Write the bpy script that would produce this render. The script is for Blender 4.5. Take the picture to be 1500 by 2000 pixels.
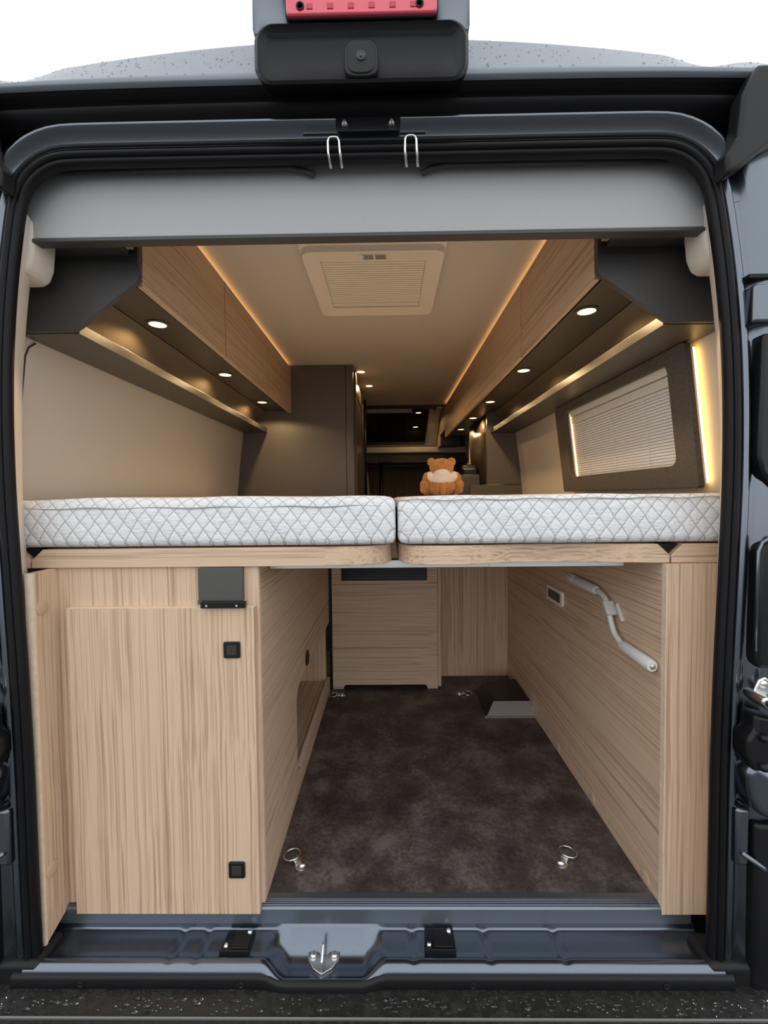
import bpy, bmesh, math, random
from mathutils import Vector, Matrix
random.seed(7)
R = math.radians
for o in list(bpy.data.objects): bpy.data.objects.remove(o)
scn = bpy.context.scene
COL = scn.collection

# ------------------------------------------------------------------ camera
cam = bpy.data.objects.new('camera', bpy.data.cameras.new('camera')); COL.objects.link(cam)
cam.location = (.04, 0, 1.02)
cam.rotation_euler = (R(88), R(.6), R(.67))
cam.data.sensor_fit = 'HORIZONTAL'; cam.data.sensor_width = 36; cam.data.lens = 850/1500*36
cam.data.clip_start = .01
scn.camera = cam
# ------------------------------------------------------------------ sky and exposure
w = bpy.data.worlds.new('overcast'); scn.world = w; w.use_nodes = True
bg = w.node_tree.nodes['Background']
bg.inputs[0].default_value = (.95, .975, 1, 1); bg.inputs[1].default_value = 1.55
vs = scn.view_settings
vs.view_transform = 'Standard'; vs.look = 'None'; vs.exposure = 0; vs.gamma = 1; vs.use_curve_mapping = False

# ------------------------------------------------------------------ material helpers
class NT:
    def __init__(s, name):
        s.m = bpy.data.materials.new(name); s.m.use_nodes = True
        s.t = s.m.node_tree; s.b = s.t.nodes['Principled BSDF']
    def n(s, typ, ins=None, **kw):
        nd = s.t.nodes.new(typ)
        for k, v in kw.items(): setattr(nd, k, v)
        for k, v in (ins or {}).items(): s.put(nd, k, v)
        return nd
    def put(s, nd, k, v):
        if isinstance(v, bpy.types.NodeSocket): s.t.links.new(v, nd.inputs[k])
        elif isinstance(v, bpy.types.Node): s.t.links.new(v.outputs[0], nd.inputs[k])
        else: nd.inputs[k].default_value = v
    def set(s, **kw):
        for k, v in kw.items(): s.put(s.b, k.replace('_', ' '), v)
    def ramp(s, fac, stops):
        r = s.n('ShaderNodeValToRGB'); s.put(r, 0, fac)
        e = r.color_ramp.elements
        while len(e) < len(stops): e.new(.5)
        for i, (p, c) in enumerate(stops):
            e[i].position = p; e[i].color = (*c, 1) if len(c) == 3 else c
        return r
    def math(s, op, a, b=None):
        nd = s.n('ShaderNodeMath', operation=op); s.put(nd, 0, a)
        if b is not None: s.put(nd, 1, b)
        return nd
    def bump(s, h, strength=.2, dist=.002):
        b = s.n('ShaderNodeBump', {'Strength': strength, 'Distance': dist, 'Height': h})
        s.t.links.new(b.outputs[0], s.b.inputs['Normal'])

def plain(name, col, rough=.5, metal=0, spec=.5, grain=0, gscale=400, var=0, **kw):
    t = NT(name)
    t.set(Base_Color=(*col, 1), Roughness=rough, Metallic=metal)
    t.b.inputs['Specular IOR Level'].default_value = spec
    for k, v in kw.items(): t.put(t.b, k.replace('_', ' '), v)
    if grain or var:
        tc = t.n('ShaderNodeTexCoord')
        ns = t.n('ShaderNodeTexNoise', {'Vector': tc.outputs['Object'], 'Scale': gscale, 'Detail': 3.0})
        if grain: t.bump(ns.outputs[0], grain, .001)
        if var:
            a = tuple(c*(1-var) for c in col); b = tuple(min(1, c*(1+var)) for c in col)
            t.set(Base_Color=t.ramp(ns.outputs[0], [(.35, a), (.65, b)]).outputs[0])
    return t.m

def wood(name, axis, light=(.70, .51, .355), dark=(.42, .27, .175)):
    t = NT(name)
    tc = t.n('ShaderNodeTexCoord'); oi = t.n('ShaderNodeObjectInfo')
    off = t.n('ShaderNodeVectorMath', {0: tc.outputs['Object']}, operation='ADD')
    rv = t.n('ShaderNodeVectorMath', {0: (7.3, 5.1, 9.7)}, operation='SCALE'); t.put(rv, 'Scale', oi.outputs['Random'])
    t.put(off, 1, rv.outputs[0])
    wob = t.n('ShaderNodeTexNoise', {'Vector': off.outputs[0], 'Scale': 2.2, 'Detail': 1.0})
    wv = t.n('ShaderNodeVectorMath', {0: wob.outputs['Color']}, operation='SCALE'); t.put(wv, 'Scale', .016)
    o2 = t.n('ShaderNodeVectorMath', {0: off.outputs[0], 1: wv.outputs[0]}, operation='ADD')
    def stretch(across, along):
        sc = [across]*3; sc['xyz'.index(axis)] = along
        mp = t.n('ShaderNodeMapping', {'Vector': o2.outputs[0], 'Scale': sc}); return mp
    n1 = t.n('ShaderNodeTexNoise', {'Vector': stretch(165, .6).outputs[0], 'Scale': 1.0, 'Detail': 2.0})
    n2 = t.n('ShaderNodeTexNoise', {'Vector': stretch(420, 2.2).outputs[0], 'Scale': 1.0, 'Detail': 3.0})
    n3 = t.n('ShaderNodeTexNoise', {'Vector': stretch(22, .35).outputs[0], 'Scale': 1.0, 'Detail': 1.0})
    a = t.math('MULTIPLY', n1.outputs[0], .55); b = t.math('MULTIPLY', n2.outputs[0], .30); c = t.math('MULTIPLY', n3.outputs[0], .15)
    s = t.math('ADD', t.math('ADD', a, b), c)
    mid = tuple((x+y)/2 for x, y in zip(light, dark))
    cr = t.ramp(s, [(.37, dark), (.46, mid), (.52, light), (.60, tuple(x*.88 for x in light)), (.68, light)])
    t.set(Base_Color=cr.outputs[0], Roughness=.45)
    t.b.inputs['Specular IOR Level'].default_value = .35
    t.bump(s, .12, .001)
    return t.m

WX, WY, WZ = wood('wood_grain_x', 'x'), wood('wood_grain_y', 'y'), wood('wood_grain_z', 'z')
WEDGE = plain('wood_edge_band', (.78, .62, .46), .45, gscale=60, var=.06)
PAINT = plain('dark_blue_metallic_paint', (.150, .172, .200), .22, .95, gscale=900, var=.08, Coat_Weight=.3, Coat_Roughness=.06)
PAINTIN = plain('sill_paint', (.17, .195, .235), .23, .95, gscale=700, var=.10)
RUBBER = plain('black_rubber', (.006, .006, .007), .45, spec=.22, grain=.05, gscale=300)
BLACKP = plain('black_plastic', (.010, .010, .011), .42, spec=.28, grain=.25, gscale=700)
BLACKM = plain('black_metal', (.008, .008, .009), .3, spec=.3)
CHROME = plain('zinc_steel', (.72, .72, .70), .25, 1)
ALU = plain('brushed_aluminium', (.56, .55, .52), .38, 1)
GREY = plain('grey_felt_valance', (.40, .40, .405), .75, grain=.15, gscale=900, var=.03)
WARD = plain('warm_grey_laminate', (.105, .090, .078), .5, grain=.2, gscale=600, var=.04)
CHAR = plain('charcoal_laminate', (.052, .050, .049), .48, grain=.25, gscale=600, var=.05)
SHELFM = plain('dark_grey_shelf', (.085, .076, .066), .42, grain=.15, gscale=700)
BACKF = plain('dark_brown_lining', (.15, .118, .082), .5, grain=.2, gscale=600)
BEIGE = plain('beige_wall_fabric', (.61, .55, .485), .85, grain=.35, gscale=700, var=.04)
CEILM = plain('ceiling_fabric', (.66, .605, .545), .9, grain=.35, gscale=600, var=.04)
TRIMB = plain('beige_plastic_trim', (.72, .65, .57), .5, grain=.15, gscale=500)
CREAM = plain('cream_plastic', (.90, .81, .72), .4)
CREAMB = plain('cream_pleated_cloth', (.86, .79, .66), .8)
WHITEP = plain('white_plastic', (.70, .70, .68), .35)
CAPM = plain('beige_cap', (.55, .40, .27), .5)
SURR = plain('grey_woven_fabric', (.085, .072, .062), .85, grain=.6, gscale=350, var=.35)
SLATM = plain('white_slat', (.78, .79, .82), .45)
BRONZE = plain('bronze_lacquer', (.10, .07, .042), .28, .35)
DARKCAB = plain('dark_cab_plastic', (.03, .026, .022), .6)
SEATF = plain('brown_seat_fabric', (.20, .145, .10), .9, grain=.4, gscale=300)
BLINDF = plain('dark_pleated_cloth', (.10, .085, .068), .85)
BRACK = plain('grey_green_metal', (.085, .085, .075), .45, .2)
SILV = plain('grey_sheet_metal', (.55, .56, .57), .4, .75)
GLASSD = plain('tinted_glass', (.01, .01, .012), .03, 0, .6)
REDL = plain('red_lens', (.72, .075, .115), .12, Coat_Weight=.6, Coat_Roughness=.05)
REDD = plain('dark_red_cell', (.50, .03, .06), .3)
ASPH = plain('wet_asphalt', (.09, .09, .09), .45, grain=.8, gscale=120, var=.4)
INK = plain('grey_ink', (.22, .19, .165), .7)
GREEN = plain('plant_leaf', (.12, .22, .04), .5)
POTW = plain('pale_pot', (.5, .46, .38), .5)

def emit(name, col, s):
    t = NT(name); t.set(Base_Color=(0, 0, 0, 1)); t.put(t.b, 'Emission Color', (*col, 1)); t.put(t.b, 'Emission Strength', s); return t.m
LAMP = emit('lamp_lens', (1, .80, .40), 2.6)
LED = emit('led_diffuser', (1, .58, .17), 6)
LEDC = emit('led_cove', (1, .55, .2), 4.5)
WATER = plain('water_drop', (.9, .93, .96), .03, Transmission_Weight=1.0, IOR=1.33)

def floor_mat():
    t = NT('dark_brown_vinyl'); tc = t.n('ShaderNodeTexCoord')
    a = t.n('ShaderNodeTexNoise', {'Vector': tc.outputs['Object'], 'Scale': 7.0, 'Detail': 8.0, 'Roughness': .72})
    b = t.n('ShaderNodeTexNoise', {'Vector': tc.outputs['Object'], 'Scale': 90.0, 'Detail': 4.0, 'Roughness': .7})
    s = t.math('ADD', t.math('MULTIPLY', a.outputs[0], .75), t.math('MULTIPLY', b.outputs[0], .25))
    cr = t.ramp(s, [(.40, (.040, .029, .027)), (.50, (.075, .060, .055)), (.60, (.150, .126, .118))])
    t.set(Base_Color=cr.outputs[0], Roughness=.5); t.b.inputs['Specular IOR Level'].default_value = .35
    t.bump(b.outputs[0], .25, .001); return t.m
def quilt_mat():
    t = NT('quilted_white_fabric'); tc = t.n('ShaderNodeTexCoord')
    ns = t.n('ShaderNodeTexNoise', {'Vector': tc.outputs['Object'], 'Scale': 25.0, 'Detail': 1.0})
    wv = t.n('ShaderNodeVectorMath', {0: ns.outputs['Color'], 1: (.5, .5, .5)}, operation='SUBTRACT')
    ws = t.n('ShaderNodeVectorMath', {0: wv.outputs[0]}, operation='SCALE'); t.put(ws, 'Scale', .006)
    ad = t.n('ShaderNodeVectorMath', {0: tc.outputs['Object'], 1: ws.outputs[0]}, operation='ADD')
    sp = t.n('ShaderNodeSeparateXYZ', {0: ad.outputs[0]})
    v = t.math('DIVIDE', t.math('ADD', sp.outputs[2], sp.outputs[1]), .0465)
    u = t.math('DIVIDE', sp.outputs[0], .0350)
    def line(q):
        f = t.math('ABSOLUTE', t.math('SUBTRACT', t.math('FRACT', t.math('ADD', q, 500.0)), .5))
        return f          # 0 on the line
    d = t.math('MINIMUM', line(t.math('ADD', u, v)), line(t.math('SUBTRACT', u, v)))
    mask = t.n('ShaderNodeMapRange', {'Value': d, 'From Min': .035, 'From Max': .06, 'To Min': 0.0, 'To Max': 1.0})
    cr = t.ramp(mask.outputs[0], [(0, (.47, .47, .475)), (1, (.80, .80, .80))])
    t.set(Base_Color=cr.outputs[0], Roughness=.9)
    puff = t.n('ShaderNodeMapRange', {'Value': d, 'From Min': 0.0, 'From Max': .3})
    mp = t.n('ShaderNodeMapping', {'Vector': tc.outputs['Object'], 'Scale': (60, 60, 190)})
    cru = t.n('ShaderNodeTexNoise', {'Vector': mp.outputs[0], 'Scale': 1.0, 'Detail': 4.0})
    h = t.math('ADD', puff.outputs[0], t.math('MULTIPLY', cru.outputs[0], 1.6))
    t.bump(h, .5, .0035); return t.m
def bumper_mat():
    t = NT('wet_black_plastic'); tc = t.n('ShaderNodeTexCoord')
    a = t.n('ShaderNodeTexNoise', {'Vector': tc.outputs['Object'], 'Scale': 60.0, 'Detail': 5.0, 'Roughness': .7})
    r = t.ramp(a.outputs[0], [(.45, (.07,)*3), (.58, (.6,)*3)])
    t.set(Base_Color=(.020, .020, .018, 1), Roughness=r.outputs[0]); t.bump(a.outputs[0], .6, .004); return t.m
def fur_mat():
    t = NT('ginger_plush'); tc = t.n('ShaderNodeTexCoord')
    a = t.n('ShaderNodeTexNoise', {'Vector': tc.outputs['Object'], 'Scale': 120.0, 'Detail': 5.0, 'Roughness': .7})
    cr = t.ramp(a.outputs[0], [(.3, (.30, .10, .02)), (.55, (.58, .25, .06)), (.75, (.75, .38, .12))])
    t.set(Base_Color=cr.outputs[0], Roughness=.95); t.put(t.b, 'Sheen Weight', .4); t.bump(a.outputs[0], .8, .006); return t.m
FLOORM, QUILT, BUMPM, FURM = floor_mat(), quilt_mat(), bumper_mat(), fur_mat()
SHIRT = plain('white_shirt_cloth', (.80, .72, .72), .9, grain=.4, gscale=120)

# ------------------------------------------------------------------ mesh helpers
def wloc(o):
    v = Vector((0, 0, 0))
    while o: v += Vector(o.location); o = o.parent
    return v
def thing(name, label, cat, loc, group=None, kind=None):
    o = bpy.data.objects.new(name, None); COL.objects.link(o); o.location = loc; o.empty_display_size = .05
    if label: o['label'] = label
    if cat: o['category'] = cat
    if group: o['group'] = group
    if kind: o['kind'] = kind
    return o
class MB:
    def __init__(s): s.v = []; s.f = []
    def add(s, vs, fs):
        n = len(s.v); s.v += [tuple(p) for p in vs]; s.f += [tuple(i+n for i in f) for f in fs]; return s
    def box(s, x0, x1, y0, y1, z0, z1):
        v = [(x, y, z) for z in (z0, z1) for y in (y0, y1) for x in (x0, x1)]
        return s.add(v, [(0, 2, 3, 1), (4, 5, 7, 6), (0, 1, 5, 4), (2, 6, 7, 3), (0, 4, 6, 2), (1, 3, 7, 5)])
    def hexa(s, bot, top):
        return s.add(list(bot)+list(top), [(3, 2, 1, 0), (4, 5, 6, 7), (0, 1, 5, 4), (1, 2, 6, 5), (2, 3, 7, 6), (3, 0, 4, 7)])
    def prism(s, poly, axis, a, b):
        def P(p, q): return {'x': (q, p[0], p[1]), 'y': (p[0], q, p[1]), 'z': (p[0], p[1], q)}[axis]
        n = len(poly); v = [P(p, a) for p in poly]+[P(p, b) for p in poly]
        f = [tuple(range(n))[::-1], tuple(range(n, 2*n))]+[(i, (i+1) % n, n+(i+1) % n, n+i) for i in range(n)]
        return s.add(v, f)
    def rings(s, rings, cap=True, closed=True):
        n = len(rings[0]); v = [p for r in rings for p in r]; f = []
        for k in range(len(rings)-1):
            for i in range(n if closed else n-1):
                j = (i+1) % n; f.append((k*n+i, k*n+j, (k+1)*n+j, (k+1)*n+i))
        if cap: f += [tuple(range(n))[::-1], tuple(range((len(rings)-1)*n, len(rings)*n))]
        return s.add(v, f)
    def tube(s, pts, r, n=12, cap=True, closed=False):
        pts = [Vector(p) for p in pts]; rr = r if isinstance(r, (list, tuple)) else [r]*len(pts); out = []
        up = None
        for i, p in enumerate(pts):
            if closed: d = pts[(i+1) % len(pts)]-pts[i-1]
            else: d = pts[min(i+1, len(pts)-1)]-pts[max(i-1, 0)]
            d.normalize()
            if up is None: up = Vector((0, 0, 1)) if abs(d.z) < .9 else Vector((1, 0, 0))
            a = d.cross(up).normalized(); b = a.cross(d).normalized(); up = b
            out.append([tuple(p+rr[i]*(math.cos(2*math.pi*k/n)*a+math.sin(2*math.pi*k/n)*b)) for k in range(n)])
        if closed: out.append(out[0]); cap = False
        return s.rings(out, cap)
    def lathe(s, prof, c, axis='z', n=20):
        c = Vector(c); out = []
        for r, h in prof:
            ring = []
            for k in range(n):
                a = 2*math.pi*k/n; u, v = r*math.cos(a), r*math.sin(a)
                ring.append(tuple(c+Vector({'z': (u, v, h), 'y': (u, h, v), 'x': (h, u, v)}[axis])))
            out.append(ring)
        return s.rings(out)
    def grid(s, rows, flip=False):
        n = len(rows[0]); v = [p for r in rows for p in r]; f = []
        for k in range(len(rows)-1):
            for i in range(n-1):
                q = (k*n+i, k*n+i+1, (k+1)*n+i+1, (k+1)*n+i); f.append(q[::-1] if flip else q)
        return s.add(v, f)
    def build(s, name, mat, parent=None, label=None, cat=None, group=None, kind=None, bevel=0, seg=2, smooth=None, solid=0, fixn=True):
        vs = [Vector(p) for p in s.v]
        if parent is not None:
            off = wloc(parent); loc = (0, 0, 0)
        else:
            off = Vector(((min(p.x for p in vs)+max(p.x for p in vs))/2, (min(p.y for p in vs)+max(p.y for p in vs))/2, min(p.z for p in vs))); loc = off
        me = bpy.data.meshes.new(name); me.from_pydata([p-off for p in vs], [], s.f)
        if fixn:
            bm = bmesh.new(); bm.from_mesh(me); bmesh.ops.recalc_face_normals(bm, faces=bm.faces); bm.to_mesh(me); bm.free()
        o = bpy.data.objects.new(name, me); COL.objects.link(o); o.location = loc
        if parent is not None: o.parent = parent
        me.materials.append(mat)
        sm = smooth if smooth is not None else (35 if bevel else None)
        if sm:
            me.polygons.foreach_set('use_smooth', [True]*len(me.polygons))
            if sm < 180: me.set_sharp_from_angle(angle=R(sm))
        if solid:
            m = o.modifiers.new('solid', 'SOLIDIFY'); m.thickness = solid; m.offset = 0
        if bevel:
            m = o.modifiers.new('bevel', 'BEVEL'); m.width = bevel; m.segments = seg; m.limit_method = 'ANGLE'; m.angle_limit = R(30)
        if label: o['label'] = label
        if cat: o['category'] = cat
        if group: o['group'] = group
        if kind: o['kind'] = kind
        return o
def bx(*a): return MB().box(*a)
def rrect(x0, x1, y0, y1, r, n=6):
    out = []
    for cx, cy, a0 in ((x1-r, y1-r, 0), (x0+r, y1-r, 90), (x0+r, y0+r, 180), (x1-r, y0+r, 270)):
        for k in range(n+1):
            a = R(a0+90*k/n); out.append((cx+r*math.cos(a), cy+r*math.sin(a)))
    return out
def interp(tab, z):
    if z <= tab[0][0]: return tab[0][1]
    for (a, p), (b, q) in zip(tab, tab[1:]):
        if z <= b:
            t = (z-a)/(b-a); t = t*t*(3-2*t) if False else t
            return p+(q-p)*t
    return tab[-1][1]
def sstep(a, b, x):
    t = max(0, min(1, (x-a)/(b-a))); return t*t*(3-2*t)

# ================================================================== STRUCTURE
XC = -.012                                   # centre line of the doorway
HW = [(-.08, .768), (.10, .770), (.40, .771), (.65, .776), (.85, .783), (1.05, .789), (1.2, .788), (1.35, .781), (1.48, .768), (1.58, .754), (1.64, .742)]
WX_ = [(0, .955), (1.04, .955), (1.25, .934), (1.45, .908), (1.6, .885), (1.75, .85), (1.89, .79)]
def wallx(z): return interp(WX_, z)
def contour(z0=-.03):
    P = []
    n = 44
    for i in range(n): z = z0+(1.64-z0)*i/n; P.append((interp(HW, z), z))
    r = .112
    for k in range(13):
        a = R(6+84*k/12); P.append((.742-r+r*math.cos(a)+.0006*(12-k)/12, 1.64-.007+r*math.sin(a)))
    right = P; out = list(right)
    for k in range(1, 16): out.append((right[-1][0]*(1-2*k/16), right[-1][1]))
    out += [(-x, z) for x, z in right[::-1]]
    for _ in range(2):
        out = [out[0]]+[((a[0]+2*b[0]+c[0])/4, (a[1]+2*b[1]+c[1])/4) for a, b, c in zip(out, out[1:], out[2:])]+[out[-1]]
    res = []
    for i, p in enumerate(out):
        a, b = out[max(i-1, 0)], out[min(i+1, len(out)-1)]
        dx, dz = b[0]-a[0], b[1]-a[1]; l = math.hypot(dx, dz)
        nx, nz = dz/l, -dx/l
        if i == 0 or i == len(out)-1: nx, nz = (1 if p[0] > 0 else -1), 0
        res.append((p[0]+XC, p[1], nx, nz))
    return res
CT = contour()
def sweep(mb, prof, ct=CT):
    mb.grid([[(x+nx*o, y, z+nz*o) for (x, z, nx, nz) in ct] for o, y in prof]); return mb

# ground, floor, ceiling, walls
bx(-12, 12, -14, 14, -.66, -.60).build('ground', ASPH, kind='structure')
bx(-.955, .955, 1.058, 5.3, -.02, 0).build('floor', FLOORM, kind='structure')
bx(-.82, .82, 1.03, 4.2, 1.88, 1.90).build('ceiling', CEILM, kind='structure')
ZS = [0, .3, .6, .9, 1.04, 1.1, 1.15, 1.2, 1.25, 1.3, 1.35, 1.4, 1.45, 1.52, 1.6, 1.68, 1.75, 1.82, 1.89]
def side_wall(name, s, y0, y1):
    mb = MB()
    poly = [(s*wallx(z), z) for z in ZS]+[(s*(wallx(z)+.012), z) for z in ZS[::-1]]
    mb.prism(poly, 'y', y0, y1)
    return mb.build(name, BEIGE, kind='structure', smooth=40)
wl = side_wall('wall_left', -1, 1.125, 5.3)
# right wall: opening for the window in it
mb = MB()
W0, W1, WZ0, WZ1 = 1.34, 2.10, 1.09, 1.42
for (a, b, zs) in ((1.125, W0, ZS), (W1, 5.3, ZS), (W0, W1, [z for z in ZS if z < WZ0]+[WZ0]), (W0, W1, [WZ1]+[z for z in ZS if z > WZ1])):
    mb.prism([(wallx(z), z) for z in zs]+[(wallx(z)+.012, z) for z in zs[::-1]], 'y', a, b)
mb.build('wall_right', BEIGE, kind='structure', smooth=40)
wall_front = bx(-.95, .95, 5.3, 5.33, 0, 1.9).build('wall_front', DARKCAB, kind='structure')

SEAMM = plain('dark_seam', (.05, .042, .036), .8)
for s, w_ in ((-1, 'wall_left'), (1, 'wall_right')):
    zz = [1.0+.04*i for i in range(11)]
    MB().tube([(s*(wallx(z)-.0015), 1.147, z) for z in zz]+[(s*(wallx(1.425)-.002), 1.155, 1.425), (s*(wallx(1.442)-.002), 1.175, 1.442)], .0022, 8).build('panel_seam', SEAMM, bpy.data.objects[w_], smooth=180)

# beige pillar trims beside the doorway
for k, s in ((1, -1), (2, 1)):
    rows = []
    zs = [-.02+.04*i for i in range(43)]
    for z in zs:
        xa = interp(HW, z)+XC*s; xb = wallx(max(z, 0))+.004
        rows.append([(s*(xa+.004+(xb-xa-.004)*u), .962+(1.135-.962)*v, z) for u, v in ((0, 0), (.02, .10), (.10, .25), (.22, .42), (.42, .60), (.68, .80), (.90, .94), (1.0, 1.05))])
    t = MB().grid(rows).build('trim_%d' % k, TRIMB, kind='structure', smooth=180)
    mb = MB()                                  # moulded hinge cover at the top of the trim
    p = [(.752, 1.66), (.752, 1.622), (.757, 1.575), (.768, 1.548), (.785, 1.538), (.87, 1.538), (.87, 1.66)]
    mb.prism([(s*x-(.012 if s < 0 else 0.002), z) for x, z in p], 'y', 1.0, 1.075)
    mb.build('hinge_cover', TRIMB, t, bevel=.012, seg=4)

# ================================================================== VAN BODY
van = thing('van_body', 'dark blue metallic van body framing the open rear doorway', 'van', (0, 1.0, -.6))
# rear frame swept round the doorway
fp = [(.020, .978), (.024, .966), (.029, .954), (.036, .949), (.043, .951), (.050, .962), (.057, .970), (.064, .966), (.072, .953), (.085, .945), (.120, .944), (.15, .950), (.18, .97), (.205, 1.0), (.22, 1.05)]
half = len(CT)//2
right = [c for c in CT[:half] if c[1] <= 1.70]
left = [c for c in CT[half:] if c[1] <= 1.70]
for part in (right, left): sweep(MB(), fp, part).build('door_pillar', PAINT, van, smooth=180)
top = [c for c in CT if c[1] > 1.62]
sweep(MB(), [(.030, .99), (.036, .978), (.042, .974), (.052, .971), (.062, .966), (.070, .958), (.075, .951), (.079, .949), (.083, .953), (.095, .97), (.14, 1.0)], top).build('door_header', PAINT, van, smooth=180)
# gutter and weather strips above the doorway
def xprof(prof, x0, x1, n=2, arch=0):
    return MB().grid([[(x0+(x1-x0)*i/n, y, z-arch*((2*i/n-1)**4)) for i in range(n+1)] for y, z in prof])
xprof([(.985, 1.83), (.965, 1.838), (.950, 1.846), (.946, 1.856), (.955, 1.862), (.962, 1.866), (.956, 1.873), (.940, 1.876), (.934, 1.884), (.938, 1.891), (.96, 1.893), (1.02, 1.89)], -.90, .89, 24, .012).build('weather_strip', RUBBER, van, smooth=60)
def roofz(x, y):
    ax = abs(x-XC)
    zc = 2.026-.12*ax*ax
    zc = zc+(1.945-zc)*sstep(.64, .76, ax)**1.3
    zc += .010*math.exp(-((ax-.83)/.05)**2)
    zc = zc+(1.80-zc)*sstep(.93, 1.03, ax)
    zr = 1.892-.012*(ax/.9)**4-.06*sstep(.93, 1.03, ax)
    t = max(0, (y-.925)/.058)
    f = t*.95 if t < .95 else .9025+.0975*(1-math.exp(-(t-.95)/.0975*.6))
    return zr+(zc-zr)*min(1, f)
rows = []
ys = [.925+.005*i for i in range(10)]+[.975+.0025*i for i in range(16)]+[1.03, 1.05, 1.08, 1.12, 1.3, 2, 3, 4, 5, 5.6]
xs = [-1.03+2.06*i/160 for i in range(161)]
rows.append([(x, .934, roofz(x, .925)-.012) for x in xs]); rows.append([(x, .926, roofz(x, .925)-.008) for x in xs])
for y in ys: rows.append([(x, y, roofz(x, y)) for x in xs])
PAINTR = plain('sky_sheen_roof_paint', (.19, .215, .245), .34, .4, gscale=900, var=.06)  # body paint with the pale sky reflection put into its colour
roof = MB().grid(rows).build('roof_panel', PAINTR, van, smooth=180)
mb = MB()
for k in range(620):
    x = random.uniform(-.95, .92); y = .927+.054*random.random()**.8; z = roofz(x, y); r = random.choice((.0007, .0009, .0012, .0017, .0022))*random.uniform(.7, 1.3)
    sl = (roofz(x, y+.003)-roofz(x, y-.003))/.006; q = 1/math.hypot(1, sl)
    rings = [[(x+r*c*math.cos(a), y+r*c*math.sin(a)*q-s*r*.6*sl*q, z+r*c*math.sin(a)*sl*q+s*r*.6*q) for a in [2*math.pi*i/7 for i in range(7)]] for c, s in ((1.1, -.3), (1, .3), (.6, .85), (.05, 1.05))]
    mb.rings(rings)
mb.build('rain_drops', WATER, roof, kind='stuff', smooth=180)
# outer skins that close the body
for s in (-1, 1):
    if s < 0:
        bx(-1.03, -1.015, 1.03, 5.6, -.3, 1.86).build('side_panel', PAINT, van)
    else:
        mb = MB(); mb.box(1.015, 1.03, 1.03, W0, -.3, 1.86); mb.box(1.015, 1.03, W1, 5.6, -.3, 1.86); mb.box(1.015, 1.03, W0, W1, -.3, WZ0); mb.box(1.015, 1.03, W0, W1, WZ1, 1.86)
        mb.build('side_panel', PAINT, van)
    sweep(MB(), [(.19, .985), (.27, 1.04)], right if s > 0 else left).build('corner_panel', PAINT, van, smooth=180)
bx(-1.03, 1.03, 5.6, 5.63, -.3, 2.05).build('front_panel', PAINT, van)
bx(-1.0, 1.0, 1.07, 5.6, -.12, -.03).build('underbody', BLACKM, van)
bx(-.95, .95, 1.005, 1.04, 1.80, 1.93).build('header_box', BLACKM, van)
# rear sill, pressed with a latch well and drainage grooves
def sill_row(x):
    m = sstep(-.262, -.205, x)*(1-sstep(-.035, .025, x))
    g = sum(math.exp(-((x-c)/.008)**2) for c in (-.475, -.415, .085, .26, .43))
    b = 1-sstep(.70, .735, abs(x-XC))
    base = [(1.040, -.030, 1.045, -.028), (1.0388, -.042, 1.040, -.033), (1.0365, -.0460, 1.036, -.037), (1.0345, -.0468, 1.034, -.041), (1.020, -.047, 1.030, -.050), (1.005, -.047, 1.020, -.068), (.985, -.046, 1.010, -.080),
            (.970, -.043, .985, -.082), (.962, -.038, .962, -.080), (.958, -.033, .950, -.073), (.950, -.032, .942, -.062), (.941, -.036, .933, -.058), (.936, -.044, .928, -.060), (.9345, -.055, .926, -.066), (.936, -.085, .928, -.085), (.95, -.10, .94, -.10)]
    row = []
    for i, (ya, za, yb, zb) in enumerate(base):
        y = ya+(yb-ya)*m; z = za+(zb-za)*m
        if 2 <= i <= 10: z -= .006*g*(1-m)*(1 if i < 9 else .5)
        row.append((x, y, z))
    return row
MB().grid([sill_row(-.80+1.575*i/300) for i in range(301)]).build('rear_sill', PAINTIN, van, smooth=180)
# black lip following the sill edge
rows = []
for i in range(201):
    x = -.82+1.61*i/200; m = sstep(-.262, -.205, x)*(1-sstep(-.035, .025, x)); o = -.008*m; d = -.009*m
    rows.append([(x, y+o, z+d) for y, z in ((.937, -.0455), (.932, -.047), (.929, -.050), (.928, -.056), (.928, -.075), (.95, -.09))])
MB().grid(rows).build('sill_lip', BLACKP, van, smooth=60)
for x in (-.66, -.30, .215, .64):
    MB().lathe([(.008, 0), (.008, -.002), (.005, -.003), (.004, -.0015), (0, -.0015)], (x, .928, -.062), 'y', 14).build('lip_screw', BLACKP, van, smooth=40)
for s in (-1, 1):
    a, b = sorted((XC+s*.752, XC+s*.99))
    bx(a, b, .938, 1.02, -.14, -.028).build('sill_corner', BLACKP, van, bevel=.012, seg=3)
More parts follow.
